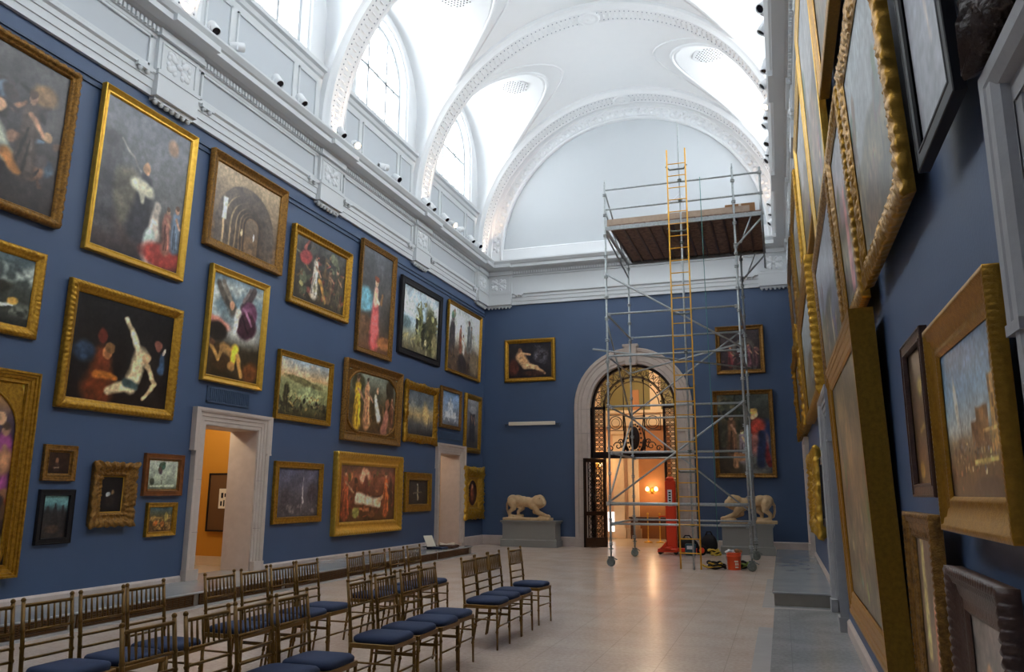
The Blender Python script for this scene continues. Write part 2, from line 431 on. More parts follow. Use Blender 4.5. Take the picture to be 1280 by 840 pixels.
# low plinth under the tympanum
b = MB(); b.sweep([(0, 9.24), (.1, 9.24), (.1, 9.68), (.07, 9.71), (0, 9.74)], (XL, YB, 0), (XR, YB, 0), (0, -1, 0)); struct(b.build('trim_plinth', M_plaster))

# ------------------------------------------------------------------ attic, windows, vault
def xv(z, s):     # x of the vault surface at height z
    h = max(-1, min(1, (z - ZC) / RV)); return XC + s * RV * math.sqrt(1 - h * h)
for side, xw, s in (('left', XL, -1), ('right', XR, 1)):
    b = MB()
    b.box((xw, YF, ZA + .3), (xw + s * .57, YB + .1, 10.8))
    for yk in BAYS:
        b.sweep([(0, 10.62), (.05, 10.64), (.08, 10.72), (.16, 10.74), (.16, 10.84), (-.4, 10.9)], (xw, yk - 2.0, 0), (xw, yk + 2.0, 0), (-s, 0, 0))
        for t0, t1 in ((-1.72, -1.12), (-.88, .88), (1.12, 1.72)):
            b.cur = 1; X = xw - s * .004; b.add([(X, yk + t0, 9.62), (X, yk + t1, 9.62), (X, yk + t1, 10.42), (X, yk + t0, 10.42)], [(0, 1, 2, 3)]); b.cur = 0
            for z in (9.58, 10.42): b.box((xw, yk + t0 - .04, z), (xw - s * .035, yk + t1 + .04, z + .04))
            for t in (t0 - .04, t1): b.box((xw, yk + t, 9.58), (xw - s * .035, yk + t + .04, 10.46))
        b.box((xw, yk - 2, 9.24), (xw - s * .05, yk + 2, 9.42))
    struct(b.build('attic_' + side, [M_grey, M_panel]))
def prof(yc, r, zc, z0, n=20):
    return [(yc - r, z0 + (zc - z0) * i / 4) for i in range(4)] + [(yc - r * math.cos(PI * i / n), zc + r * math.sin(PI * i / n)) for i in range(n + 1)] + [(yc + r, zc - (zc - z0) * (i + 1) / 4) for i in range(4)]
b = MB(); mol = MB(); mol.smooth = True
NT = 72
def w_at(z): return SR if z <= SZ else math.sqrt(max(0, SR * SR - (z - SZ) ** 2))
ths = sorted(set([PI * i / NT for i in range(NT + 1)] + [math.asin((SZ + SR * math.sin(PI / 2 * k / 10) - ZC) / RV) for k in range(11)] + [PI - math.asin((SZ + SR * math.sin(PI / 2 * k / 10) - ZC) / RV) for k in range(11)]))
for yk in BAYS:
    ya, yb = yk - 2.365, yk + 2.365
    for sgn, ye in ((-1, ya), (1, yb)):
        rows = []
        for t in ths:
            z = ZC + RV * math.sin(t); x = XC - RV * math.cos(t); w = w_at(z); yi = yk + sgn * w
            rows.append([(x, yi + (ye - yi) * j / 6, z) for j in range(7)])
        vs = [p for r in rows for p in r]
        fs = [(i * 7 + j, i * 7 + j + 1, i * 7 + 8 + j, i * 7 + 7 + j) for i in range(len(rows) - 1) for j in range(6)]
        b.add(vs, fs, True)
    for s, xw in ((-1, XL), (1, XR)):
        pr = prof(yk, SR, SZ, 10.85)
        rows = [[(xw + (xv(z, s) - xw) * j / 5, y, z) for j in range(6)] for y, z in pr]
        b.add([p for r in rows for p in r], [(i * 6 + j, i * 6 + j + 1, i * 6 + 7 + j, i * 6 + 6 + j) for i in range(len(rows) - 1) for j in range(5)], True)
        # lunette wall round the window and its reveal
        wp = prof(yk, WR, WZ, WS)
        b.strip([(xw, y, z) for y, z in pr], [(xw, y, z) for y, z in wp]); b.add([(xw, yk - SR, 10.85), (xw, yk + SR, 10.85), (xw, yk + WR, WS), (xw, yk - WR, WS)], [(0, 1, 2, 3)])
        b.strip([(xw, y, z) for y, z in wp], [(xw + s * .3, y, z) for y, z in wp])
        # raised mouldings along the groin
        gp = [(xv(z, s), y, z) for y, z in prof(yk, SR + .05, SZ, 10.6, 28)]
        mol.tube([(x - s * .0, y, z) for x, y, z in gp], .06, 6, False)
        gp = [(xv(z, s), y, z) for y, z in prof(yk, SR + .24, SZ, 11.3, 28)]
        mol.tube(gp, .035, 6, False)
    # lunette mouldings just inside the window arch
    for s, xw in ((-1, XL), (1, XR)):
        mol.tube([(xw - s * .02, y, z) for y, z in prof(yk, WR + .1, WZ, WS)], .05, 6, False)
for y0, y1 in ((YF, RIBS[0]), (RIBS[-1], YB)):
    b.add([(XC - RV * math.cos(PI * i / NT), y, ZC + RV * math.sin(PI * i / NT)) for i in range(NT + 1) for y in (y0, y1)], [(2 * i, 2 * i + 1, 2 * i + 3, 2 * i + 2) for i in range(NT)], True)
struct(b.build('ceiling', M_plaster, recalc=False))
struct(mol.build('ceiling_moulding', M_plaster))
# transverse ribs
RS = [(-.43, .06), (-.43, -.08), (-.37, -.12), (-.31, -.19), (-.23, -.19), (-.205, -.16), (.205, -.16), (.23, -.19), (.31, -.19), (.37, -.12), (.43, -.08), (.43, .06)]
for k, yk in enumerate(RIBS):
    b = MB()
    arc = [(XL, 9.24 - ZC)] + [(XC - RV * math.cos(PI * i / 64), None, PI * i / 64) for i in range(65)] + [(XR, 9.24 - ZC)]
    rows = []
    for i in range(-1, 66):
        if i == -1: rows.append([(XC - (RV + r), yk + y, 9.24) for y, r in RS])
        elif i == 65: rows.append([(XC + (RV + r), yk + y, 9.24) for y, r in RS])
        else:
            t = PI * i / 64; rows.append([(XC - (RV + r) * math.cos(t), yk + y, ZC + (RV + r) * math.sin(t)) for y, r in RS])
    n = len(RS); b.add([p for r in rows for p in r], [(i * n + j, i * n + j + 1, i * n + n + j + 1, i * n + n + j) for i in range(len(rows) - 1) for j in range(n - 1)], False)
    if yk > 3:
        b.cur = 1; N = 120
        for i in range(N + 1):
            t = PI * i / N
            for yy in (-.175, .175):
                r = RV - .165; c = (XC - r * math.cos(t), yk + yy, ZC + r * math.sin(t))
                b.ball(c, .021, 5, 3)  # grey ball painted as a shaded dot on the white soffit
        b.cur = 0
        for i in range(0, 96):     # small rosettes along the soffit
            t = PI * (i + .5) / 96; r = RV - .155
            if abs(t - PI / 2) < .07: continue
            rr = Matrix.Rotation(PI / 2 - t, 3, 'Y')
            b.ball((XC - r * math.cos(t), yk, ZC + r * math.sin(t)), (.05, .11, .022), 7, 4, rr)
        b.lathe([(0, -.24), (.12, -.235), (.16, -.21), (.2, -.21), (.22, -.23), (.26, -.23), (.3, -.2), (.3, -.1)], (XC, yk, ZC + RV), 28)
        b.ball((XC, yk, ZC + RV - .235), (.1, .08, .04), 8, 5)
    struct(b.build('trim_rib', [M_plaster, M_bead_shade]))
# archivolt round the tympanum
b = MB()
AP = [(4.27, 0), (4.27, .12), (4.31, .15), (4.36, .12), (4.38, .09), (4.66, .09), (4.68, .13), (4.74, .14), (4.8, .14), (4.95, .14)]
def ring(r, d): return [(XC - r, YB - d, 9.25)] + [(XC - r * math.cos(PI * i / 64), YB - d, ZC + r * math.sin(PI * i / 64)) for i in range(65)] + [(XC + r, YB - d, 9.25)]
for (r0, d0), (r1, d1) in zip(AP[:-1], AP[1:]): b.strip(ring(r0, d0), ring(r1, d1), False)
for i in range(58):
    t = PI * (i + .5) / 58
    for rr, sz in ((4.47, (.085, .035, .075)), (4.58, (.05, .03, .05))):
        b.ball((XC - rr * math.cos(t + (.02 if rr > 4.5 else 0)), YB - .09, ZC + rr * math.sin(t + (.02 if rr > 4.5 else 0))), sz, 8, 5, Matrix.Rotation(PI / 2 - t, 3, 'Y'))
struct(b.build('trim_archivolt', M_plaster))
# shell behind the vault keeps daylight to the windows only
b = MB()
b.box((XL - .6, YF - .4, 14.9), (XR + .6, YB + .6, 15.1))
struct(b.build('roof', M_plaster))
# windows
wn = 0
for yk in BAYS:
    for s, xw in ((-1, XL), (1, XR)):
        wn += 1; b = MB(); X = xw + s * .2
        P = prof(yk, WR - .03, WZ, WS + .03); P2 = prof(yk, WR - .12, WZ, WS + .12)
        for x in (X - .04, X + .04): b.strip([(x, y, z) for y, z in P], [(x, y, z) for y, z in P2])
        b.strip([(X - .04, y, z) for y, z in P2], [(X + .04, y, z) for y, z in P2])
        b.strip([(X - .04, y, z) for y, z in P], [(X + .04, y, z) for y, z in P])
        b.box((X - .04, yk - WR + .03, WS + .02), (X + .04, yk + WR - .03, WS + .14))
        for yy, w in ((-.48, .04), (.48, .04), (0, .016), (-.9, .016), (.9, .016)):
            b.box((X - .035, yk + yy - w, WS), (X + .035, yk + yy + w, WZ + math.sqrt((WR - .1) ** 2 - yy * yy)))
        for zz, w in ((WZ - .12, .04), ): b.box((X - .035, yk - WR + .1, zz - w), (X + .035, yk + WR - .1, zz + w))
        o = struct(b.build('window_%d' % wn, M_mullion))
        g = MB(); P = [(X, y, z) for y, z in prof(yk, WR - .08, WZ, WS + .08)]; g.add(P, [tuple(range(len(P)))])
        g.build('pane', M_glass, o)
        L = bpy.data.lights.new('sky_portal', 'AREA'); L.shape = 'RECTANGLE'; L.size = 3.0; L.size_y = 2.7
        L.cycles.is_portal = True
        lo = bpy.data.objects.new('sky_portal', L); C.objects.link(lo); lo.location = (xw + s * .42, yk, 12.3); lo.rotation_euler = (0, s * PI / 2, 0)

# ------------------------------------------------------------------ rooms seen through the doorways
def room(name, a, c, mats, skip=()):
    """inward-facing box; mats: floor, ceiling, walls"""
    (x0, y0, z0), (x1, y1, z1) = a, c; t = .1
    def one(nm, p, q, m): b = MB(); b.box(p, q); struct(b.build(nm, m))
    one(name.replace('wall', 'floor'), (x0, y0, z0 - t), (x1, y1, z0), mats[0]); one(name.replace('wall', 'ceiling'), (x0, y0, z1), (x1, y1, z1 + t), mats[1])
    if '-x' not in skip: one(name + '_left', (x0 - t, y0, z0), (x0, y1, z1), mats[2])
    if '+x' not in skip: one(name + '_right', (x1, y0, z0), (x1 + t, y1, z1), mats[2])
    if '-y' not in skip: one(name + '_front', (x0, y0 - t, z0), (x1, y0, z1), mats[2])
    if '+y' not in skip: one(name + '_back', (x0, y1, z0), (x1, y1 + t, z1), mats[2])
room('wall_orange_gallery', (-13.2, 8.6, PH), (XL - .575, 13.1, 3.6), [M_hallfl, M_plaster, M_orangew], ('+x',))
b = MB(); b.box((-13.2, 13.06, PH), (XL - .58, 13.1, PH + .17)); struct(b.build('baseboard_gallery', M_cream))
room('wall_side_lobby', (-12.2, 19.4, 0.0), (XL - .575, 23.4, 3.4), [M_hallfl, M_plaster, M_cream], ('+x',))
for yy0, yy1 in ((19.6, 23.2), (9.8, 13.4), (-.2, 3.2)):
    room('wall_far_lobby', (XR + .575, yy0, 0.0), (3.4, yy1, 3.4), [M_hallfl, M_plaster, M_stone], ('-x',))
# hall beyond the arch
room('wall_hall', (-9.0, YB + .605, 0.0), (.5, 29.6, 7.2), [M_hallfl, M_plaster, M_salmon], ('-y',))
b = MB()
Y = 29.55
b.box((-9, Y - .35, 4.1), (.5, Y, 4.55)); b.box((-9, Y - .45, 4.55), (.5, Y, 4.66))
for x in (-6.95, -5.75, -5.2, -3.6, -2.2):
    b.box((x - .2, Y - .12, 0), (x + .2, Y, 4.1)); b.box((x - .26, Y - .18, 0), (x + .26, Y, .35)); b.box((x - .25, Y - .2, 3.8), (x + .25, Y, 4.1))
b.cur = 1; b.box((-9, Y - .06, 4.66), (.5, Y, 7.1))
b.cur = 3; b.box((-5.22, Y - .12, 4.66), (-4.92, Y - .06, 5.45))
b.cur = 0; b.box((-4.5, Y - .14, 4.66), (-4.1, Y - .06, 7.1)); b.box((-6.9, Y - .14, 4.66), (-6.4, Y - .06, 7.1))
b.cur = 3; b.box((-5.2, Y - .04, 0), (-3.6, Y, 4.1))
struct(b.build('trim_hall', [M_cream, M_olive, M_orangew, M_halltan]))
# ================================================================== PAINTINGS
def pigment(name, rough):
    m = bpy.data.materials.new(name); m.use_nodes = True; nt = m.node_tree; b = nt.nodes['Principled BSDF']
    a = nt.nodes.new('ShaderNodeVertexColor'); a.layer_name = 'pigment'
    tc = nt.nodes.new('ShaderNodeTexCoord'); n = nt.nodes.new('ShaderNodeTexNoise'); n.inputs['Scale'].default_value = 28; n.inputs['Detail'].default_value = 5
    nt.links.new(tc.outputs['Object'], n.inputs['Vector'])
    mr = nt.nodes.new('ShaderNodeMapRange'); mr.inputs[3].default_value = .72; mr.inputs[4].default_value = 1.28; nt.links.new(n.outputs['Fac'], mr.inputs[0])
    mx = nt.nodes.new('ShaderNodeMix'); mx.data_type = 'RGBA'; mx.blend_type = 'MULTIPLY'; mx.inputs['Factor'].default_value = 1
    nt.links.new(a.outputs['Color'], mx.inputs['A']); nt.links.new(mr.outputs[0], mx.inputs['B']); nt.links.new(mx.outputs['Result'], b.inputs['Base Color'])
    b.inputs['Roughness'].default_value = rough; b.inputs['Specular IOR Level'].default_value = .45
    bp = nt.nodes.new('ShaderNodeBump'); bp.inputs['Strength'].default_value = .12; bp.inputs['Distance'].default_value = .004
    nt.links.new(n.outputs['Fac'], bp.inputs['Height']); nt.links.new(bp.outputs['Normal'], b.inputs['Normal'])
    return m
M_oil = pigment('varnished_oil_paint', .30)
rng = np.random.RandomState(11)
def vnoise(u, v, seed):
    r = np.random.RandomState(seed); T = r.rand(64, 64)
    def one(u, v):
        i = np.floor(u).astype(int); j = np.floor(v).astype(int); fu = u - i; fv = v - j
        fu = fu * fu * (3 - 2 * fu); fv = fv * fv * (3 - 2 * fv); i &= 63; j &= 63; i1 = (i + 1) & 63; j1 = (j + 1) & 63
        return (T[i, j] * (1 - fu) + T[i1, j] * fu) * (1 - fv) + (T[i, j1] * (1 - fu) + T[i1, j1] * fu) * fv
    return one(u, v) * .55 + one(u * 2.1 + 5, v * 2.1 + 9) * .3 + one(u * 4.3 + 3, v * 4.3 + 1) * .15
PIG = 1.75      # the pictures read darker in the room's light than their pigments are
def canvas(w, h, spec, seed, cell):
    nx = max(8, min(150, int(w / cell))); ny = max(8, min(170, int(h / cell)))
    U, V = np.meshgrid(np.linspace(0, 1, nx + 1), np.linspace(0, 1, ny + 1))
    asp = w / h
    du = (vnoise(U * 7 * asp, V * 7, seed) - .5) * spec.get('warp', .05); dv = (vnoise(U * 7 * asp + 20, V * 7 + 4, seed + 1) - .5) * spec.get('warp', .05)
    u, v = U + du, V + dv
    g = spec['bg']; ys = [p for p, c in g]; cols = np.array([c for p, c in g], float)
    col = np.stack([np.interp(v, ys, cols[:, k]) for k in range(3)], -1)
    mott = vnoise(U * 5 * asp, V * 5, seed + 2); col *= (1 + (mott - .5) * spec.get('mott', .6))[..., None]; grain = 1 + (vnoise(U * 30 * asp, V * 30, seed + 7) - .5)[..., None] * .45
    def blend(mask, c): 
        nonlocal col
        m = np.clip(mask, 0, 1)[..., None]; shade = 1 + (vnoise(U * 14 * asp + 31, V * 14 + 7, seed + 3) - .5)[..., None] * .7
        col = col * (1 - m) + np.array(c, float) * shade * m
    for s in spec['sh']:
        k = s[0]
        if k == 'e':       # ellipse cx cy rx ry angle colour softness
            _, cx, cy, rx, ry, a, c, so = s; a = math.radians(a)
            X = (u - cx) * asp; Y = v - cy; xr = X * math.cos(a) + Y * math.sin(a); yr = -X * math.sin(a) + Y * math.cos(a)
            d = np.sqrt((xr / rx) ** 2 + (yr / ry) ** 2); blend((1 - d) / max(so * .55, .05) + .5, c)
        elif k == 'l':     # limb x0 y0 x1 y1 width0 width1 colour
            _, x0, y0, x1, y1, w0, w1, c = s
            X = (u - x0) * asp; Y = v - y0; dx, dy = (x1 - x0) * asp, y1 - y0; L2 = dx * dx + dy * dy + 1e-9
            t = np.clip((X * dx + Y * dy) / L2, 0, 1); d = np.hypot(X - t * dx, Y - t * dy); wd = w0 + (w1 - w0) * t
            blend((wd - d) / (wd * .5 + .004) + .3, c)
        elif k == 'r':     # block x0 y0 x1 y1 colour softness
            _, x0, y0, x1, y1, c, so = s
            blend(np.minimum(np.minimum(u - x0, x1 - u) * asp, np.minimum(v - y0, y1 - v)) / so + .5, c)
        elif k == 'n':     # cloudy patches: scale threshold colour amount, band y0 y1
            _, sc_, th, c, am, y0, y1 = s
            m = (vnoise(U * sc_ * asp + 11, V * sc_, seed + 5) - th) * 6; band = np.clip((v - y0) * 12, 0, 1) * np.clip((y1 - v) * 12, 0, 1); blend(np.clip(m, 0, 1) * am * band, c)
        elif k == 'a':     # arch ring cx cy r thickness colour
            _, cx, cy, r, th, c = s
            X = (u - cx) * asp; Y = v - cy; d = np.where(Y > 0, np.hypot(X, Y), np.abs(X)); blend((th - np.abs(d - r)) / .02 + .3, c)
    col = np.clip(col * grain, 2, 255) / 255.
    li = np.where(col <= .04045, col / 12.92, ((col + .055) / 1.055) ** 2.4) * PIG * spec.get('gain', 1)
    li = np.clip(li, 0, .9)
    return nx, ny, U, V, li
def crowd(seed, n, x0, x1, y0, y1, s, pal):
    r = random.Random(seed); o = []
    for i in range(n):
        c = pal[r.randrange(len(pal))]; k = r.uniform(.7, 1.25); c = tuple(min(250, v * k) for v in c); x, y, q = r.uniform(x0, x1), r.uniform(y0, y1), s * r.uniform(.4, 1.3)
        if r.random() < .45: o.append(('e', x, y, q, q * r.uniform(.6, 1.6), r.uniform(0, 180), c, .7))
        else: a = r.uniform(0, PI); o.append(('l', x, y, x + 2 * q * math.cos(a), y + 2.4 * q * math.sin(a), q * .5, q * .25, c))
    return o
def fig(x, y, h, robe, skin=(150, 112, 88), lean=0, arms=True):
    """a loosely brushed standing figure, feet at (x, y)"""
    l = lean * h; dk = tuple(c * .62 for c in robe); lt = tuple(min(255, c * 1.3) for c in robe)
    o = [('l', x, y + .06 * h, x + l * .7, y + .66 * h, .15 * h, .1 * h, robe), ('l', x + l * .5, y + .5 * h, x + l * .75, y + .78 * h, .1 * h, .11 * h, tuple(min(255, c * 1.12) for c in robe)),
         ('e', x + l, y + .91 * h, .055 * h, .075 * h, 0, skin, .4)]
    o += [('l', x - .07 * h, y + .05 * h, x - .02 * h, y + .55 * h, .025 * h, .02 * h, dk), ('l', x + .06 * h, y + .08 * h, x + .03 * h, y + .6 * h, .03 * h, .02 * h, lt), ('l', x + .01 * h, y + .04 * h, x + .02 * h, y + .4 * h, .018 * h, .012 * h, dk), ('e', x + l, y + .955 * h, .058 * h, .045 * h, 0, tuple(c * .45 for c in skin), .5)]
    if arms: o.append(('l', x + l * .8, y + .72 * h, x + l * .8 + .16 * h, y + .52 * h, .035 * h, .03 * h, skin))
    return o
def tree(x, y, h, c=(46, 52, 34), t=(52, 40, 28)):
    o = [('l', x, y, x + .02, y + h * .7, .012, .008, t)]
    r = random.Random(int(x * 99 + y * 7))
    for i in range(7): o.append(('e', x + r.uniform(-.1, .1) * h, y + h * r.uniform(.55, 1), .13 * h, .1 * h, r.uniform(0, 90), tuple(k * r.uniform(.8, 1.25) for k in c), .6))
    return o

def land(seed, g=(104, 96, 74), f=(86, 78, 62)):
    """soft hills, tree clumps and small figures low in a hazy scene"""
    r = random.Random(seed); o = []
    for i in range(3): o.append(('e', r.uniform(.1, .9), .28 + .06 * (2 - i), r.uniform(.4, .8), .1, r.uniform(-8, 8), tuple(c * (.8 + .15 * i) for c in g), .7))
    o.append(('r', -.1, -.1, 1.1, .2, tuple(c * .75 for c in g), .12))
    o += tree(r.uniform(.1, .3), .15, .6, f, tuple(c * .6 for c in f)) + tree(r.uniform(.75, .92), .12, .5, f, tuple(c * .6 for c in f))
    for i in range(5): o += fig(r.uniform(.3, .75), r.uniform(.04, .12), r.uniform(.16, .24), tuple(r.uniform(60, 140) for _ in range(3)))
    return o + crowd(seed, 26, 0, 1, .02, .28, .035, [g, f, tuple(c * .7 for c in g), tuple(c * 1.25 for c in g)])
PROF = {
    'cove': [(0, 0), (0, .8), (.05, .95), (.14, 1), (.22, .92), (.3, .8), (.45, .62), (.62, .5), (.72, .5), (.78, .58), (.86, .58), (.92, .45), (1, .3)],
    'flat': [(0, 0), (0, .7), (.06, .85), (.16, .85), (.2, .72), (.74, .66), (.8, .8), (.9, .8), (1, .35)],
    'step': [(0, 0), (0, 1), (.16, 1), (.2, .86), (.36, .84), (.4, .68), (.62, .62), (.68, .5), (.84, .5), (.9, .56), (1, .3)],
    'round': [(0, 0), (0, .55), (.06, .78), (.2, .96), (.36, 1), (.52, .92), (.66, .74), (.74, .6), (.82, .62), (.9, .52), (1, .3)],
}
def frame_mb(W, H, fw, dep, pname, orn, b, flat=0):
    P = [(u, d if not flat or u < .02 and d == 0 else flat + (1 - flat) * d) for u, d in PROF[pname]]; kind, amp, wl = orn if orn else (None, 0, 1)
    st = []
    cs = [((0, 0), (1, 0)), ((1, 0), (1, 1)), ((1, 1), (0, 1)), ((0, 1), (0, 0))]
    for k in range(4):
        L = W if k % 2 == 0 else H
        n = 1 if not orn else max(2, int(round(L / (wl / 4.)))); n = min(n, 160)
        for j in range(n): st.append((k, j / n, L))
    rows = []; r = random.Random(int(W * 1000 + H * 77))
    for k, t, L in st:
        s = t * L; row = []; ph = 2 * PI * s / wl
        edge = min(s, L - s)
        for i, (u, d) in enumerate(P):
            uu, dd = u * fw, d * dep
            if kind and 0 < i < len(P) - 1:
                if kind == 'rope' and .1 < u < .5: dd += amp * math.sin(ph + u * 14)
                elif kind == 'bead' and (.7 < u < .9 or (i == 2)): dd += amp * abs(math.sin(ph / 2))
                elif kind == 'gad': 
                    if u < .25: dd += amp * abs(math.sin(ph / 2)); uu -= .5 * amp * abs(math.sin(ph / 2)) * (1 if u < .1 else 0)
                elif kind == 'leaf':
                    if u < .85: dd += amp * (abs(math.sin(ph / 2 + u * 3)) - .4) + amp * .5 * math.sin(ph * 1.7 + u * 23)
                    if u < .1: uu -= amp * abs(math.sin(ph / 2))
                elif kind == 'scroll':
                    g = math.exp(-(edge / (fw * 1.1)) ** 2) + .8 * math.exp(-((s - L / 2) / (fw * .9)) ** 2)
                    if u < .9: dd += amp * (.5 * math.sin(ph + u * 9) + .5 * math.sin(ph * .53 + u * 17 + k) + r.uniform(-.35, .35)) + amp * .8 * g
                    if u < .12: uu -= amp * (.5 + .5 * math.sin(ph * .7)) + amp * 1.6 * g
            # mitred position along the side
            if k == 0: p = (uu + t * (W - 2 * uu), uu)
            elif k == 1: p = (W - uu, uu + t * (H - 2 * uu))
            elif k == 2: p = (W - uu - t * (W - 2 * uu), H - uu)
            else: p = (uu, H - uu - t * (H - 2 * uu))
            row.append((p[0] - W / 2, -max(dd, .002) if i else 0.0, p[1]))
        rows.append(row)
    n = len(P); m = len(rows)
    b.add([p for rr in rows for p in rr], [(i * n + j, i * n + j + 1, ((i + 1) % m) * n + j + 1, ((i + 1) % m) * n + j) for i in range(m) for j in range(n - 1)], bool(orn))
    # back board
    b.add([(-W / 2, 0, 0), (W / 2, 0, 0), (W / 2, 0, H), (-W / 2, 0, H)], [(0, 3, 2, 1)], False)
def spandrel(w, h, z0, d, b, opening):
    """gilt slip with an oval or arched sight opening"""
    A = []; Bo = []; N = 72
    cz = h / 2
    for i in range(N + 1):
        a = 2 * PI * i / N; c, s = math.cos(a), math.sin(a)
        k = min((w / 2) / abs(c) if abs(c) > 1e-6 else 1e9, cz / abs(s) if abs(s) > 1e-6 else 1e9)
        if opening == 'oval': r = 1 / math.hypot(c / (w * .43), s / (h * .45))
        elif opening == 'round4': r = (abs(c / (w * .53)) ** 2.8 + abs(s / (h * .53)) ** 2.8) ** (-1 / 2.8)
        else:
            R_ = w * .46; zc = h * .5 - R_ - .04 * h      # arch centre above the middle
            if s <= 0 or abs(c) > 1e-6 and (R_ / abs(c)) * s < zc: r = min(R_ / abs(c) if abs(c) > 1e-6 else 1e9, cz * .97 / abs(s) if s < 0 else 1e9)
            else: r = zc * s + math.sqrt(max(0, R_ * R_ - (zc * c) ** 2))
        r = min(r, k * .985)
        A.append((k * c, -d, z0 + cz + k * s)); Bo.append((r * c, -d, z0 + cz + r * s))
    b.strip(A, Bo); b.strip(Bo, [(x, -d + .02, z) for x, y, z in Bo])
    b.tube([(x, -d, z) for x, y, z in Bo[:-1]] + [(Bo[0][0], -d, Bo[0][2])], .012 * max(1, w / .8), 6, False)

NPAINT = 0
def painting(wall, a0, a1, z0, z1, fw, dep, prof, fmat, spec, label, cat='painting', orn=None, lean=0., liner=None, sp=None, group=None, cell=.016, off=0.0, inner=None, cd=.22):
    """a0..a1 along the wall (y for the long walls, x for the end wall)"""
    global NPAINT; NPAINT += 1
    W, H = a1 - a0, z1 - z0; m = (a0 + a1) / 2
    loc, rz = {'L': ((XL + off, m, z0), PI / 2), 'R': ((XR - off, m, z0), -PI / 2), 'B': ((m, YB - off, z0), 0.)}[wall]
    root = thing('framed_painting', label, cat, loc, (math.radians(lean), 0, rz), group)
    flat = .0 if wall != 'R' or z1 < 2.4 else (.7 if a1 > 8 and z0 < 1 and a0 < 6 else .5)
    if flat: cd = flat + .05
    b = MB(); frame_mb(W, H, fw, dep, prof, orn, b, flat); fr = b.build('frame', fmat, root)
    w, h = W - 2 * fw, H - 2 * fw; zi = fw
    if liner:
        lb = MB(); lw = liner[0]
        P = [(0, .3 * dep), (0.15, .34 * dep), (1, .24 * dep)]
        for (u0, d0), (u1, d1) in zip(P[:-1], P[1:]):
            R = lambda u: [(-w / 2 + u * lw, zi + u * lw), (w / 2 - u * lw, zi + u * lw), (w / 2 - u * lw, zi + h - u * lw), (-w / 2 + u * lw, zi + h - u * lw), (-w / 2 + u * lw, zi + u * lw)]
            lb.strip([(x, -d0, z) for x, z in R(u0)], [(x, -d1, z) for x, z in R(u1)])
        lb.build('liner', liner[1], root); w -= 2 * lw; h -= 2 * lw; zi += lw
    if sp:
        sb = MB(); spandrel(w, h, zi, .3 * dep, sb, sp); sb.build('spandrel', inner or M_gold, root)
    nx, ny, U, V, li = canvas(w, h, spec, NPAINT * 13, cell)
    d = cd * dep
    vs = np.stack([(U - .5) * w * 1.01, np.full_like(U, -d), zi + V * h], -1).reshape(-1, 3)
    me = bpy.data.meshes.new('canvas'); k = np.arange(ny)[:, None] * (nx + 1) + np.arange(nx)[None, :]
    fs = np.stack([k, k + 1, k + nx + 2, k + nx + 1], -1).reshape(-1, 4)
    me.from_pydata(vs.tolist(), [], fs.tolist())
    at = me.attributes.new('pigment', 'FLOAT_COLOR', 'POINT')
    at.data.foreach_set('color', np.concatenate([li.reshape(-1, 3), np.ones((li.shape[0] * li.shape[1], 1))], 1).astype(np.float32).ravel())
    me.materials.append(M_oil); o = bpy.data.objects.new('canvas', me); C.objects.link(o); o.parent = root
    return root

SK = (176, 136, 104); SK2 = (206, 176, 140)
# ---- long wall behind the chairs, upper row
painting('L', 5.1, 7.66, 5.1, 7.37, .13, .12, 'round', M_goldd, dict(bg=[(0, (44, 38, 36)), (1, (66, 64, 64))], sh=[*crowd(4, 60, .1, .95, .12, .78, .05, [(96, 72, 58), (120, 86, 66), (58, 50, 48), (70, 62, 60), (44, 38, 38), (84, 96, 110)]), ('e', .85, .78, .1, .08, 0, (120, 92, 62), .8), *fig(.2, .1, .6, (70, 54, 44)), *fig(.42, .15, .62, (58, 50, 48)),
    *fig(.78, .2, .6, (62, 52, 46)), ('l', .55, .42, .66, .3, .1, .06, (150, 152, 134)), ('l', .66, .3, .76, .2, .05, .03, (146, 96, 50)), ('e', .6, .6, .04, .05, 0, SK, .5), ('e', .5, .66, .03, .04, 0, (140, 90, 70), .5), ('e', .9, .52, .03, .04, 20, (150, 120, 92), .5)]),
    'vast dim crowd painting in carved old-gold frame, first of the top row', orn=('leaf', .014, .12), lean=1.5, cell=.02)
painting('L', 8.08, 10.04, 4.97, 7.5, .12, .09, 'cove', M_goldb, dict(bg=[(0, (44, 38, 40)), (.2, (74, 62, 56)), (.4, (80, 78, 76)), (1, (92, 94, 100))], mott=.35, sh=[('r', .0, .12, .22, .78, (58, 56, 58), .1), ('e', .35, .4, .14, .2, 10, (88, 82, 70), .6),
    ('l', .48, .22, .52, .56, .12, .05, (46, 44, 48)), ('e', .51, .64, .035, .04, 0, SK, .4), ('l', .4, .5, .56, .48, .05, .05, (186, 182, 156)), ('l', .47, .5, .5, .4, .06, .02, (180, 174, 150)), ('l', .68, .42, .66, .22, .035, .06, (190, 176, 160)), ('l', .62, .2, .64, .05, .05, .07, (150, 160, 150)),
    ('e', .78, .08, .18, .09, 0, (138, 54, 46), .8), *fig(.82, .12, .34, (120, 78, 66)), *fig(.93, .14, .34, (84, 96, 110)), ('e', .8, .87, .05, .06, 0, (140, 112, 92), .9), ('l', .2, .75, .45, .6, .008, .006, (124, 120, 112))]),
    'tall grey painting of a kneeling monk and lady in smooth bright gold frame', lean=1.5)
arcs = [('r', 0, 0, 1, .2, (108, 84, 60), .1)]
for i in range(6):
    k = .78 ** i; cx = .5 + .12 * (1 - k); arcs += [('a', cx, .28 + .1 * (1 - k), .52 * k, .07 * k, (78 - 6 * i, 66 - 6 * i, 56 - 6 * i)), ('a', cx, .28 + .1 * (1 - k), .43 * k, .03 * k, (166 - 14 * i, 142 - 14 * i, 106 - 12 * i))]
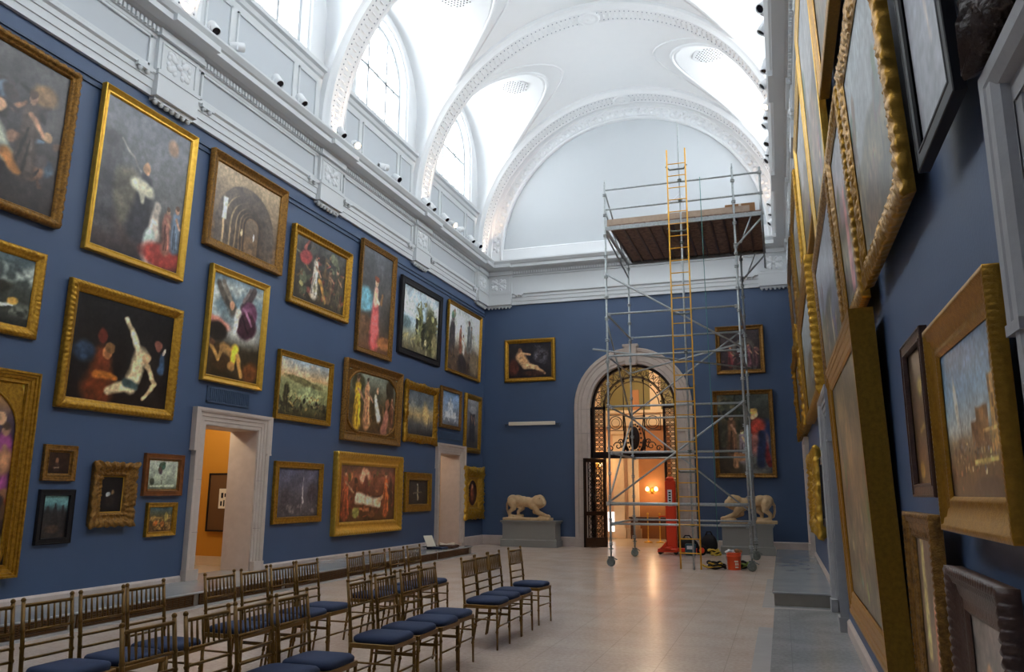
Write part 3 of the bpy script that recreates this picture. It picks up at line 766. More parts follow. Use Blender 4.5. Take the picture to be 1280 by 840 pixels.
arcs += [('r', .14, .32, .2, .6, (196, 196, 180), .02), ('e', .44, .24, .02, .05, 0, (190, 168, 130), .4), ('e', .62, .24, .014, .05, 0, (206, 200, 186), .4), ('n', 9, .5, (70, 56, 44), .8, 0, .18)]
painting('L', 10.46, 12.66, 5.77, 7.52, .17, .1, 'step', M_goldd, dict(bg=[(0, (104, 76, 48)), (.3, (86, 70, 56)), (1, (158, 136, 104))], sh=arcs, warp=.02, mott=.3), 'painting of a receding vaulted stone passage in wide brown-gold frame', orn=('bead', .006, .05), lean=1.5)
painting('L', 12.96, 15.24, 5.34, 6.97, .16, .11, 'cove', M_gold, dict(bg=[(0, (50, 42, 30)), (1, (64, 62, 58))], mott=.9, sh=[*crowd(6, 70, .05, .95, .08, .92, .07, [(92, 72, 50), (116, 92, 62), (60, 50, 38), (84, 86, 66), (44, 38, 30), (110, 60, 50)]), ('e', .2, .7, .16, .12, 20, (128, 52, 50), .6), *fig(.4, .12, .7, (176, 166, 150)), ('l', .5, .4, .62, .1, .05, .04, (170, 122, 58)), *fig(.7, .2, .5, (84, 66, 50)), *fig(.85, .2, .55, (70, 62, 48)),
    ('n', 8, .5, (92, 88, 60), .6, 0, .4), ('e', .15, .25, .05, .04, 0, (150, 140, 90), .5)]), 'crowded hunting scene with red drapery and white figure in carved gold frame', orn=('leaf', .01, .1), lean=1.5)
painting('L', 15.68, 17.42, 4.82, 7.52, .13, .09, 'step', M_goldd, dict(bg=[(0, (92, 62, 42)), (.25, (70, 62, 52)), (1, (72, 74, 78))], sh=[('e', .1, .48, .2, .12, 0, (96, 140, 150), .8), ('e', .15, .22, .2, .1, 0, (96, 70, 48), .8), ('l', .5, .1, .5, .5, .11, .06, (186, 84, 80)), ('l', .5, .5, .5, .62, .05, .05, (196, 150, 130)), ('e', .5, .7, .035, .04, 0, SK2, .4), ('e', .5, .73, .05, .03, 0, (120, 62, 40), .5),
    ('l', .46, .6, .6, .5, .02, .02, SK2), ('l', .68, .5, .72, .6, .025, .02, (120, 86, 52)), ('e', .85, .1, .15, .06, 0, (150, 96, 56), .8)]), 'tall portrait of a standing lady in a long rose-pink gown, narrow dark-gold frame', lean=1.5)
painting('L', 17.8, 20.42, 5.14, 7.2, .18, .1, 'flat', M_black, dict(bg=[(0, (70, 62, 44)), (.2, (120, 116, 92)), (.5, (150, 168, 178)), (1, (170, 182, 188))], sh=[('n', 4, .45, (206, 206, 190), .7, .5, 1), ('e', .12, .42, .16, .1, 0, (92, 110, 112), .8), ('e', .8, .4, .22, .42, 10, (64, 62, 40), .7), ('e', .5, .5, .08, .3, 0, (104, 108, 70), .6), ('e', .6, .3, .12, .22, 0, (46, 46, 34), .6), ('e', .42, .2, .1, .1, 0, (128, 122, 82), .7), ('n', 12, .55, (150, 146, 104), .5, 0, .4), ('e', .9, .2, .1, .2, 0, (128, 120, 84), .8), *crowd(21, 60, .38, 1, .1, .85, .045, [(112, 112, 70), (84, 84, 54), (50, 50, 36), (140, 136, 90), (66, 62, 40)]), *crowd(22, 30, 0, .9, .02, .2, .04, [(120, 110, 72), (90, 80, 54), (160, 150, 110)])]),
    'wooded landscape with tall trees against pale sky in broad black frame', lean=1.5)
painting('L', 20.92, 23.66, 5.12, 7.28, .11, .08, 'cove', M_gold, dict(bg=[(0, (62, 48, 38)), (.35, (96, 82, 68)), (.55, (190, 188, 172)), (1, (196, 200, 196))], sh=[*tree(.15, .5, .45, (96, 100, 84)), ('e', .12, .45, .12, .32, 0, (64, 58, 56), .5), ('l', .62, .4, .64, .78, .07, .05, (84, 86, 84)), ('e', .64, .86, .04, .05, 0, (90, 66, 52), .4), *fig(.38, .3, .45, (120, 76, 58)), *fig(.48, .28, .34, (200, 180, 160)), *crowd(23, 40, .0, 1, .02, .3, .06, [(70, 56, 46), (96, 80, 62), (52, 44, 40)]), ('e', .45, .14, .16, .16, 0, (44, 40, 42), .6), *fig(.72, .4, .42, (110, 108, 104)), ('e', .85, .22, .2, .2, 20, (110, 94, 72), .7)]),
    'pale-skied painting of robed figures on rocks in narrow gold frame', lean=1.5)
# ---- second row
painting('L', 5.6, 7.54, 3.54, 4.7, .14, .08, 'round', M_gold, dict(bg=[(0, (34, 34, 30)), (.4, (56, 58, 50)), (1, (72, 84, 86))], sh=[('n', 4, .42, (170, 176, 164), .8, .55, 1), ('e', .7, .5, .25, .1, 10, (40, 38, 30), .7), ('l', .6, .22, .86, .28, .04, .02, (186, 190, 172)), ('e', .85, .34, .08, .06, 0, (170, 130, 60), .6), ('n', 8, .5, (150, 156, 140), .6, .1, .35)]), 'stormy sea with breaking wave in rope-carved gold frame, cut by the frame edge', orn=('rope', .01, .07), lean=1)
painting('L', 7.94, 10.1, 2.71, 4.5, .16, .1, 'round', M_gold, dict(bg=[(0, (30, 22, 18)), (1, (30, 28, 28))], mott=.5, gain=.9, sh=[('l', .28, .12, .3, .42, .2, .12, (92, 44, 24)), ('e', .34, .48, .055, .06, 0, (166, 108, 66), .4), ('e', .36, .53, .06, .05, 0, (110, 78, 48), .4), ('l', .24, .26, .44, .24, .045, .03, (158, 92, 36)), ('e', .28, .62, .05, .08, 0, (90, 40, 30), .6), ('e', .12, .45, .12, .1, 0, (44, 56, 72), .9),
    ('l', .68, .52, .6, .2, .1, .09, (222, 196, 150)), ('l', .66, .56, .5, .86, .05, .028, (220, 194, 150)), ('e', .74, .5, .06, .06, 0, (190, 150, 110), .5), ('l', .6, .2, .38, .12, .07, .05, (214, 186, 140)), ('l', .76, .42, .86, .24, .035, .03, (200, 168, 124)), ('l', .86, .24, .74, .08, .028, .028, (200, 168, 124)), ('l', .55, .22, .66, .2, .06, .04, (62, 76, 74)), ('e', .86, .66, .05, .06, 0, (130, 80, 66), .5), ('l', .9, .4, .92, .56, .05, .04, (60, 80, 104)), ('e', .93, .6, .02, .04, 0, (196, 180, 160), .4)]),
    'dark painting of a pale man with raised arm in rope-carved gold frame', orn=('rope', .012, .075), lean=1)
painting('L', 10.68, 12.3, 3.45, 5.48, .12, .09, 'cove', M_goldb, dict(bg=[(0, (52, 40, 24)), (.3, (50, 42, 30)), (.45, (150, 150, 142)), (.7, (110, 130, 136)), (1, (100, 116, 124))], sh=[('n', 4, .45, (196, 196, 184), .7, .42, 1), ('l', .12, .9, .4, .68, .05, .07, (74, 66, 58)), ('l', .2, .95, .36, .76, .03, .03, (110, 100, 88)), ('l', .8, .95, .6, .72, .05, .05, (70, 60, 58)), ('l', .72, .96, .6, .8, .02, .02, (104, 92, 88)), ('e', .74, .7, .13, .12, 20, (104, 64, 84), .5), ('e', .7, .55, .15, .14, 10, (58, 34, 40), .5), ('l', .62, .72, .8, .58, .02, .015, (140, 96, 116)), ('l', .6, .64, .74, .48, .018, .01, (36, 22, 26)), ('l', .52, .66, .48, .46, .05, .025, (206, 190, 170)), ('e', .38, .72, .04, .05, 0, (176, 130, 100), .5),
    ('e', .12, .52, .2, .06, -10, (176, 112, 96), .8), ('e', .14, .44, .15, .1, 0, (36, 28, 22), .6), ('e', .3, .2, .2, .14, 0, (60, 42, 24), .7), ('l', .06, .3, .2, .17, .03, .022, (150, 112, 62)), ('l', .2, .17, .28, .3, .022, .03, (150, 112, 62)), ('l', .28, .3, .44, .26, .05, .05, (130, 96, 56)), ('e', .07, .33, .05, .03, 0, (90, 60, 40), .6), ('l', .52, .3, .48, .12, .06, .035, (204, 162, 50)), ('l', .58, .24, .66, .06, .035, .03, (170, 124, 66)), ('e', .46, .12, .06, .05, 0, (150, 108, 60), .6), ('e', .85, .1, .12, .1, 0, (96, 56, 28), .9)]), 'winged dark figure swooping over one in yellow, bright gold frame above blue grille', lean=1)
painting('L', 12.78, 14.74, 2.99, 4.34, .11, .08, 'step', M_gold, dict(bg=[(0, (50, 44, 28)), (.3, (110, 112, 76)), (.62, (140, 136, 92)), (.7, (186, 150, 104)), (1, (150, 168, 178))], sh=[('n', 4, .45, (214, 186, 150), .7, .68, 1), ('e', .5, .62, .6, .06, -6, (104, 96, 62), .5), ('e', .6, .4, .36, .16, 0, (140, 146, 104), .5), ('e', .15, .35, .1, .2, 0, (64, 58, 36), .6), ('n', 10, .52, (40, 36, 26), .9, 0, .3), ('n', 14, .6, (190, 180, 120), .4, .05, .5), *crowd(24, 60, 0, 1, .02, .3, .035, [(44, 38, 28), (60, 52, 34), (36, 32, 24), (120, 100, 60)]), ('l', .12, .1, .12, .5, .03, .02, (50, 44, 30)), ('l', .18, .1, .18, .46, .02, .02, (44, 38, 28)), *crowd(25, 16, .3, .9, .24, .42, .02, [(150, 120, 70), (96, 76, 46), (190, 170, 120)])]),
    'wide view of a curved green bay under cloudy sky in gilt moulded frame', lean=1)
painting('L', 15.24, 18.02, 2.74, 4.58, .2, .11, 'step', M_goldd, dict(bg=[(0, (70, 48, 28)), (.5, (66, 56, 36)), (1, (130, 138, 124))], sh=[*crowd(8, 40, .05, .95, .05, .5, .06, [(84, 62, 38), (60, 46, 30), (110, 82, 50), (90, 70, 40)]), ('e', .2, .8, .2, .14, 0, (54, 50, 30), .6), ('e', .85, .7, .14, .3, 0, (50, 42, 28), .6), *fig(.2, .1, .84, (180, 138, 40)), *fig(.38, .12, .8, (170, 120, 84)), ('l', .62, .3, .56, .62, .09, .05, (206, 200, 180)), ('e', .6, .74, .035, .05, 0, SK, .4), ('l', .75, .1, .8, .4, .13, .08, (150, 96, 80)), ('e', .8, .55, .06, .09, 0, (120, 78, 56), .5), *fig(.9, .2, .5, (96, 60, 42))]),
    'four robed figures in a wood, rounded sight corners, wide carved brown-gold frame', orn=('bead', .01, .07), lean=1, sp='round4', inner=M_goldd)
painting('L', 18.29, 20.3, 2.92, 4.47, .2, .1, 'round', M_gold, dict(bg=[(0, (40, 38, 36)), (.25, (84, 82, 78)), (.45, (150, 128, 86)), (.7, (104, 104, 98)), (1, (74, 82, 88))], sh=[('e', .7, .5, .16, .26, 20, (176, 148, 96), 1.4), ('n', 4, .5, (80, 86, 90), .7, .6, 1), ('l', .2, .25, .22, .6, .02, .01, (66, 62, 60)), ('l', .8, .15, .82, .4, .02, .01, (52, 46, 42)), ('l', .9, .1, .9, .34, .02, .01, (52, 46, 42)), ('n', 10, .55, (56, 50, 46), .9, 0, .22)]),
    'hazy yellow-lit harbour painting in scrolled gold frame with raised corners', orn=('scroll', .022, .13), lean=1)
painting('L', 20.58, 22.12, 3.44, 4.64, .12, .08, 'flat', M_goldd, dict(bg=[(0, (88, 88, 90)), (.3, (110, 116, 124)), (1, (104, 130, 160))], sh=[('r', .2, .22, .82, .4, (190, 188, 184), .05), ('r', .36, .3, .64, .7, (176, 180, 184), .05), ('e', .5, .75, .06, .1, 0, (160, 166, 172), .4), ('n', 14, .56, (206, 206, 204), .7, .05, .4)]), 'small blue-grey painting of a white fountain building, above the small blue grille', lean=1)
painting('L', 22.42, 23.76, 2.82, 4.65, .17, .1, 'round', M_gold, dict(bg=[(0, (56, 50, 46)), (1, (120, 120, 122))], sh=[*fig(.4, .15, .7, (44, 40, 42)), *fig(.62, .15, .66, (36, 34, 36)), ('e', .5, .8, .2, .1, 0, (140, 138, 138), .8)]), 'grey painting of two dark standing figures in beaded gold frame by the corner', orn=('bead', .012, .06), lean=1)
# ---- lower row
painting('L', 6.2, 7.64, .55, 3.1, .16, .12, 'step', M_gold, dict(bg=[(0, (44, 30, 26)), (.5, (30, 26, 32)), (.8, (70, 56, 66)), (1, (206, 150, 66))], sh=[*fig(.84, .3, .48, (116, 56, 96)), ('e', .86, .3, .2, .1, 0, (138, 62, 30), .6), *crowd(9, 40, .1, .95, .1, .6, .06, [(60, 40, 36), (96, 52, 70), (44, 36, 40), (120, 84, 60)]), *fig(.6, .1, .6, (60, 44, 40)), ('n', 5, .5, (150, 120, 130), .6, .62, .85), ('e', .75, .8, .04, .04, 0, SK, .4), ('e', .7, .1, .2, .06, 0, (150, 130, 60), .8)]),
    'arch-topped altarpiece with purple-robed figure in heavy gold frame', sp='arch', cell=.02)
painting('L', 14.99 + .06, 18.2, .68, 2.48, .28, .13, 'cove', M_goldb, dict(bg=[(0, (72, 46, 26)), (.5, (84, 46, 32)), (.8, (126, 70, 54)), (1, (66, 40, 34))], sh=[*crowd(10, 60, .03, .97, .05, .9, .07, [(110, 56, 34), (84, 44, 32), (140, 84, 52), (60, 34, 28), (96, 80, 44)]), ('e', .42, .82, .18, .14, 0, (216, 150, 116), .7), *fig(.1, .08, .85, (130, 62, 38)), ('e', .45, .62, .1, .2, 0, (84, 40, 32), .6), ('l', .3, .42, .7, .32, .11, .09, (216, 186, 150)), ('l', .66, .34, .76, .44, .06, .04, (196, 152, 112)), *fig(.82, .1, .82, (150, 76, 40)), ('e', .28, .16, .14, .1, 0, (126, 120, 60), .7), ('e', .92, .5, .06, .3, 0, (58, 34, 28), .7), ('e', .56, .12, .16, .07, 0, (110, 66, 40), .8)]),
    'warm red-brown burial scene with white shroud in very wide bright gold frame', orn=('gad', .014, .11))
painting('L', 18.48, 20.08, 1.11, 2.12, .2, .09, 'flat', M_gold, dict(bg=[(0, (46, 36, 28)), (1, (58, 50, 44))], sh=[('l', .52, .2, .5, .7, .08, .05, (176, 164, 130)), ('e', .5, .8, .05, .06, 0, (190, 176, 140), .5), ('l', .3, .45, .7, .5, .04, .03, (110, 100, 84))]), 'small dark painting with a single white figure in flat gilt frame')
painting('L', 22.45, 23.96, .86, 2.34, .3, .14, 'round', M_goldb, dict(bg=[(0, (58, 26, 18)), (1, (46, 26, 20))], sh=[('e', .5, .5, .14, .3, 0, (120, 60, 40), .7), ('e', .5, .72, .08, .09, 0, (170, 120, 90), .5)]), 'oval portrait in an elaborate scrolled bright gold frame in the room corner', orn=('scroll', .035, .14), sp='oval', inner=M_goldb)
painting('L', 12.92, 14.6, 1.0, 2.19, .13, .08, 'flat', M_gold, dict(bg=[(0, (62, 56, 56)), (.4, (80, 74, 78)), (1, (78, 80, 98))], sh=[('l', .62, .3, .62, .66, .035, .016, (176, 170, 166)), ('l', .62, .62, .62, .84, .014, .006, (160, 156, 158)), ('e', .85, .5, .16, .2, 0, (60, 54, 58), .7), ('n', 10, .55, (140, 130, 122), .6, 0, .3), ('e', .2, .42, .2, .15, 0, (64, 58, 60), .8)]), 'dusky painting of a pale spire monument in plain gilt frame')
painting('L', 7.88, 8.4, 1.735, 2.21, .08, .06, 'flat', M_goldd, dict(bg=[(0, (40, 26, 20)), (1, (48, 32, 24))], sh=[('e', .4, .6, .1, .16, 0, (110, 76, 54), .7), ('e', .4, .3, .22, .22, 0, (54, 38, 32), .7), ('l', .3, .25, .5, .3, .03, .03, (130, 110, 90))]), 'tiny brown portrait in dull gilt frame, above the dark-framed church picture', cell=.012, liner=(.02, M_goldd))
painting('L', 7.89, 8.44, .915, 1.625, .085, .06, 'flat', M_black, dict(bg=[(0, (46, 40, 36)), (.6, (40, 38, 38)), (.8, (86, 124, 124)), (1, (104, 140, 136))], sh=[('l', .5, .2, .5, .8, .16, .02, (34, 30, 30)), ('l', .2, .2, .2, .72, .1, .04, (38, 34, 34)), ('l', .82, .2, .82, .74, .1, .03, (36, 32, 32)), ('e', .45, .2, .2, .1, 0, (64, 50, 40), .8)]), 'small dark-framed picture of a gothic church silhouette under a teal sky', cell=.012)
painting('L', 8.7, 9.44, 1.135, 1.985, .17, .1, 'cove', M_goldd, dict(bg=[(0, (20, 18, 18)), (1, (26, 22, 22))], sh=[('e', .35, .5, .09, .07, 20, (150, 152, 148), .6), ('e', .55, .56, .05, .07, 0, (120, 96, 66), .6), ('e', .45, .3, .16, .16, 0, (40, 32, 28), .8)]), 'small near-black picture in a wide ornate scrolled old-gold frame', orn=('scroll', .02, .09), cell=.012, liner=(.012, M_goldb))
painting('L', 9.64, 10.465, 1.535, 2.18, .085, .07, 'flat', M_wood, dict(bg=[(0, (86, 90, 74)), (.4, (150, 156, 134)), (1, (166, 172, 154))], sh=[*tree(.45, .15, .75, (62, 66, 54)), ('l', .1, .1, .9, .12, .03, .05, (176, 178, 150)), ('e', .15, .25, .12, .12, 0, (58, 60, 46), .7)]), 'small pale landscape with a leaning tree in reddish-brown wood frame', cell=.012, liner=(.02, M_goldd))
painting('L', 9.77, 10.4, .925, 1.435, .075, .06, 'cove', M_gold, dict(bg=[(0, (70, 44, 24)), (.6, (84, 70, 44)), (1, (70, 90, 92))], sh=[('e', .3, .35, .14, .12, 20, (170, 90, 36), .7), ('e', .6, .3, .12, .14, 0, (130, 74, 34), .7), ('e', .75, .6, .1, .2, 0, (150, 130, 70), .7), ('n', 9, .55, (196, 150, 80), .6, 0, .7)]), 'tiny fiery orange-brown scene in gold frame, below the reddish-brown framed landscape', cell=.012)
# ---- end wall
painting('B', -8.44, -6.71, 5.16, 6.58, .14, .1, 'round', M_gold, dict(bg=[(0, (26, 20, 22)), (1, (36, 32, 36))], sh=[('e', .75, .62, .2, .18, 0, (84, 80, 86), .9), ('l', .28, .62, .4, .36, .15, .12, (186, 140, 98)), ('l', .4, .36, .66, .28, .1, .06, (190, 150, 108)), ('l', .66, .28, .84, .12, .06, .04, (180, 140, 100)), ('e', .27, .78, .06, .09, 0, (140, 96, 68), .5), ('l', .3, .7, .5, .66, .045, .03, (180, 136, 96)), ('e', .12, .3, .14, .24, 0, (70, 36, 30), .7), ('e', .6, .12, .3, .08, 0, (56, 34, 28), .8), *crowd(12, 20, .55, .95, .4, .9, .06, [(70, 66, 70), (56, 50, 52), (40, 34, 36)])]), 'dark painting of a reclining pale figure, gold frame, above the cream rail', lean=1)
painting('B', -1.66, -.26, 5.14, 6.6, .13, .09, 'cove', M_goldd, dict(bg=[(0, (44, 32, 32)), (1, (58, 50, 48))], sh=[('a', .6, .5, .24, .05, (84, 78, 70)), ('e', .62, .6, .12, .16, 0, (92, 84, 74), .8), *crowd(31, 30, .05, .95, .05, .5, .06, [(70, 44, 44), (90, 62, 56), (54, 40, 40)]), *fig(.25, .1, .5, (96, 44, 44)), *fig(.7, .1, .56, (92, 60, 64)), *fig(.88, .1, .5, (72, 48, 50))]), 'brown-framed painting of dim figures by an arch, higher of two behind the scaffold', lean=1)
painting('B', -1.82, -.1, 2.08, 4.64, .13, .1, 'cove', M_goldd, dict(bg=[(0, (56, 44, 30)), (.5, (52, 48, 40)), (1, (66, 70, 62))], sh=[*crowd(14, 40, .05, .5, .3, .95, .07, [(66, 66, 46), (52, 50, 38), (80, 72, 52), (44, 42, 34)]), *fig(.26, .25, .5, (92, 64, 44)), ('l', .92, .16, .9, .56, .16, .12, (36, 46, 74)), ('l', .72, .1, .74, .34, .2, .16, (92, 92, 86)), ('l', .72, .36, .76, .44, .15, .12, (140, 92, 82)), ('l', .68, .56, .78, .6, .09, .09, (150, 56, 42)), ('l', .97, .1, .86, .36, .03, .045, (110, 34, 34)), ('l', .8, .12, .84, .5, .06, .05, (34, 42, 66)), ('e', .68, .73, .06, .06, 0, (206, 160, 120), .4), ('e', .66, .77, .07, .045, 20, (190, 150, 80), .5), *fig(.46, .14, .42, (104, 92, 96), (200, 160, 120)), *fig(.32, .08, .24, (170, 120, 80)), ('e', .4, .2, .08, .06, 0, (150, 110, 76), .7)]),
    'tall brown-framed painting of a seated woman in red and blue with children', lean=1)
# ---- long wall facing the chairs
facade = [('r', .9 - .03 * k, .42 + .09 * k, .93 - .03 * k, .5 + .09 * k, (96, 66, 40), .012) for k in range(3)] + [('r', .97 - .02 * k, .42 + .1 * k, 1.0 - .02 * k, .52 + .1 * k, (96, 66, 40), .012) for k in range(4)]
painting('R', 2.44, 3.46, 1.49, 2.26, .125, 0.045, 'step', M_goldr, dict(bg=[(0, (54, 44, 36)), (.2, (96, 74, 48)), (.36, (126, 110, 84)), (.44, (160, 160, 150)), (.7, (116, 142, 160)), (1, (92, 112, 130))], warp=.02, mott=.3, sh=[('e', .24, .62, .05, .16, 8, (186, 176, 156), 1.2),
    ('r', .5, .3, .78, .46, (118, 86, 58), .02), ('r', .6, .34, .8, .54, (134, 98, 62), .02), ('l', .86, .3, .98, .62, .08, .1, (158, 122, 70)), ('r', .84, .3, 1.1, .7, (166, 128, 74), .02), ('r', .92, .5, 1.1, .86, (170, 132, 78), .02), *facade, ('r', .7, .38, 1.05, .4, (198, 160, 96), .01),
    ('l', .3, .3, .3, .54, .014, .004, (92, 76, 62)), ('l', .38, .3, .38, .46, .012, .004, (100, 80, 64)), ('r', .22, .3, .34, .38, (110, 88, 68), .02),
    *crowd(61, 90, .12, 1, .14, .34, .016, [(176, 150, 96), (120, 70, 46), (80, 54, 40), (190, 176, 140), (96, 100, 110), (60, 44, 36)]), *crowd(62, 30, 0, .3, .05, .3, .03, [(96, 62, 42), (60, 44, 36), (120, 84, 54)]), ('r', .5, .2, .9, .23, (176, 156, 90), .012), ('e', .7, .06, .34, .06, 0, (50, 46, 46), .8)]), 'canal-side square with blue sky and yellow palace, in deep beaded gold frame', orn=('bead', .003, .02), cell=.006, off=0.065)
painting('R', 3.55, 4.1, 1.61, 2.31, .06, 0.04, 'flat', M_dkwood, dict(bg=[(0, (84, 60, 38)), (.6, (78, 60, 42)), (1, (70, 58, 46))], sh=[('e', .55, .72, .12, .08, 0, (112, 96, 46), .3), ('e', .55, .72, .08, .055, 0, (160, 140, 70), .3), ('l', .4, .4, .8, .44, .02, .02, (128, 108, 58)), ('e', .3, .1, .1, .06, 0, (150, 116, 50), .8)]), 'narrow brown panel with yellow roundel in dark wood frame, beside the canal picture', cell=.01, off=0.075)
painting('R', 5.36, 8.2, .56, 2.8, .21, .15, 'step', M_goldr, dict(bg=[(0, (98, 88, 78)), (.5, (110, 92, 68)), (1, (92, 84, 66))], sh=[*land(41), ('n', 3, .5, (136, 112, 78), .7, 0, 1), ('l', .55, .1, .5, .6, .05, .02, (140, 124, 86)), ('e', .5, .3, .2, .2, 0, (116, 98, 76), .9)]), 'huge brown hazy painting in deep gold box frame reaching almost to the floor', lean=1.6, cell=.025)
painting('R', 3.66, 4.42, .62, 1.54, .12, 0.05, 'step', M_goldd, dict(bg=[(0, (112, 92, 70)), (1, (98, 80, 66))], sh=[('l', .25, .3, .25, 1, .09, .06, (176, 160, 104)), ('l', .7, .1, .68, .55, .14, .07, (176, 104, 70)), ('e', .68, .62, .06, .05, 0, SK, .5)]), 'upright picture with pink figure and pale stripe, below the canal picture', orn=('bead', .006, .03), cell=.009, off=0.07)
painting('R', 2.64, 3.42, .38, 1.36, .15, 0.055, 'step', M_dkwood, dict(bg=[(0, (96, 84, 66)), (1, (112, 104, 98))], sh=[('l', .35, .1, .4, .6, .17, .08, (170, 146, 90)), ('e', .42, .72, .08, .08, 0, (190, 150, 110), .5), ('l', .6, .1, .6, .4, .1, .08, (124, 104, 76))]), 'lowest picture, yellowish figure in carved dark brown frame, by the large stone doorway', orn=('gad', .01, .035), cell=.01, off=0.06)
painting('R', 3.56, 5.22, 2.9, 4.36, .15, 0.06, 'round', M_goldr, dict(bg=[(0, (96, 90, 84)), (.5, (126, 128, 126)), (1, (150, 158, 162))], mott=.25, sh=[*land(42), ('e', .4, .15, .3, .14, 10, (96, 80, 64), .9)]), 'misty grey-green painting in leaf-carved gold frame with jagged edges', orn=('scroll', .009, .07), lean=2.6, cell=.02, off=0.06)
painting('R', 2.53, 3.2, 2.84, 4.2, .075, 0.045, 'flat', M_black, dict(bg=[(0, (112, 112, 116)), (1, (130, 136, 150))], mott=.25, sh=[('l', .7, .2, .5, .6, .012, .02, (140, 130, 122))]), 'tall cloudy painting in plain black frame with thin gold inner edge', lean=2, cell=.02, liner=(.02, M_gold), off=0.07)
painting('R', 5.43, 6.66, 2.88, 4.4, .15, 0.06, 'round', M_goldr, dict(bg=[(0, (110, 84, 84)), (.4, (140, 112, 112)), (1, (130, 132, 136))], mott=.3, sh=[*land(43), ('l', .6, .1, .6, .6, .1, .06, (176, 120, 116))]), 'pinkish figure painting in ornate orange-gold frame above the huge brown painting', orn=('leaf', .007, .07), lean=2.4, cell=.025, off=0.06)
painting('R', 7.05, 10.15, 2.88, 4.42, .16, 0.06, 'round', M_goldd, dict(bg=[(0, (70, 66, 70)), (.5, (116, 116, 122)), (1, (140, 144, 150))], mott=.3, sh=[*land(44), ('l', .3, .1, .34, .5, .04, .02, (150, 120, 106)), ('l', .6, .1, .58, .45, .04, .02, (160, 150, 120))]), 'grey painting of slender figures in old-gold frame over the grey stone doorway', orn=('leaf', .008, .08), lean=2.2, cell=.03, off=0.05)
painting('R', 4.97, 7.36, 5.26, 7.3, .2, 0.09, 'cove', M_goldr, dict(bg=[(0, (120, 112, 100)), (1, (150, 152, 150))], mott=.3, sh=[*land(45), ('e', .4, .3, .2, .2, 0, (110, 90, 70), .9)]), 'pale painting in broad brown-gold frame, top row over the pinkish painting', lean=2, cell=.04, off=0.05)
painting('R', 7.5, 9.9, 4.62, 7.42, .2, 0.07, 'cove', M_goldb, dict(bg=[(0, (132, 126, 122)), (1, (160, 162, 164))], mott=.25, sh=[*land(46), ('e', .5, .3, .2, .2, 0, (130, 110, 96), .9)]), 'pale misty painting in tall bright gold frame, top row over the doorway', lean=1.6, cell=.04, off=0.05)
painting('R', 10.4, 13.4, 5.2, 7.42, .18, .11, 'cove', M_goldb, dict(bg=[(0, (126, 118, 112)), (1, (150, 152, 156))], mott=.3, sh=[*land(47), ('e', .5, .4, .2, .2, 0, (110, 96, 84), .9)]), 'wide pale painting in bright gold frame, top row past the doorway', lean=1.6, cell=.05)
painting('R', 14.3, 17.7, 5.25, 7.42, .2, .12, 'round', M_gold, dict(bg=[(0, (96, 84, 70)), (1, (126, 122, 116))], mott=.4, sh=[*land(48), ('e', .5, .4, .2, .2, 0, (110, 84, 64), .9)]), 'wide dull painting in gold frame, top row facing the scaffold', orn=('leaf', .01, .12), lean=1.6, cell=.05)
painting('R', 18.3, 22.2, 5.15, 7.42, .24, .15, 'round', M_goldd, dict(bg=[(0, (70, 60, 50)), (1, (96, 92, 86))], mott=.5, sh=[*land(49), ('e', .5, .4, .2, .2, 0, (120, 90, 64), .9)]), 'wide brown painting in carved dark-gold frame, last of the top row', orn=('leaf', .014, .14), lean=1.6, cell=.06)
painting('R', 11.5, 16.6, 2.98, 4.98, .22, .15, 'round', M_gold, dict(bg=[(0, (110, 108, 100)), (1, (140, 146, 148))], mott=.3, sh=[*land(50), ('e', .4, .3, .2, .2, 0, (100, 88, 72), .9), ('e', .7, .3, .12, .2, 0, (120, 106, 84), .9)]), 'long grey painting in beaded gold frame above two small pictures', orn=('gad', .016, .11), lean=1.6, cell=.05)
painting('R', 17.1, 22.4, 3.06, 5.05, .24, .18, 'round', M_gold, dict(bg=[(0, (80, 66, 50)), (1, (110, 100, 86))], mott=.5, sh=[*land(51), ('e', .4, .4, .2, .2, 0, (130, 90, 60), .9)]), 'long brown painting in heavy gold frame over the far stone doorway', orn=('scroll', .03, .16), lean=1.6, cell=.06)
painting('R', 14.1, 17.0, .96, 2.34, .3, .16, 'round', M_goldb, dict(bg=[(0, (60, 46, 34)), (1, (76, 60, 48))], sh=[*land(52), ('e', .5, .5, .16, .3, 0, (120, 86, 60), .8)]), 'small picture in heavily carved bright gold frame, hung over the marble platform', orn=('scroll', .035, .13), cell=.04)
painting('R', 12.8, 13.85, 1.12, 2.2, .13, .1, 'flat', M_black, dict(bg=[(0, (96, 92, 84)), (1, (130, 128, 120))], sh=[('e', .5, .5, .2, .3, 0, (110, 96, 80), .8)]), 'small grey picture in black frame, hung over the front of the marble platform', cell=.03)
painting('R', 8.95, 9.8, .8, 1.96, .08, .07, 'flat', M_wood, dict(bg=[(0, (90, 70, 60)), (1, (110, 92, 80))], sh=[('e', .5, .5, .2, .3, 0, (120, 90, 74), .8)]), 'thin brown-framed picture between the grey stone doorway and the huge brown painting', cell=.03)
painting('R', 1.5, 2.24, 2.8, 3.7, .13, .13, 'round', M_ebony, dict(bg=[(0, (40, 30, 26)), (1, (52, 42, 38))], sh=[('e', .5, .5, .2, .3, 0, (90, 64, 50), .8)]), 'dark carved walnut frame with leafy corner, jutting out above the large stone doorway', orn=('scroll', .022, .06), lean=1, cell=.03)
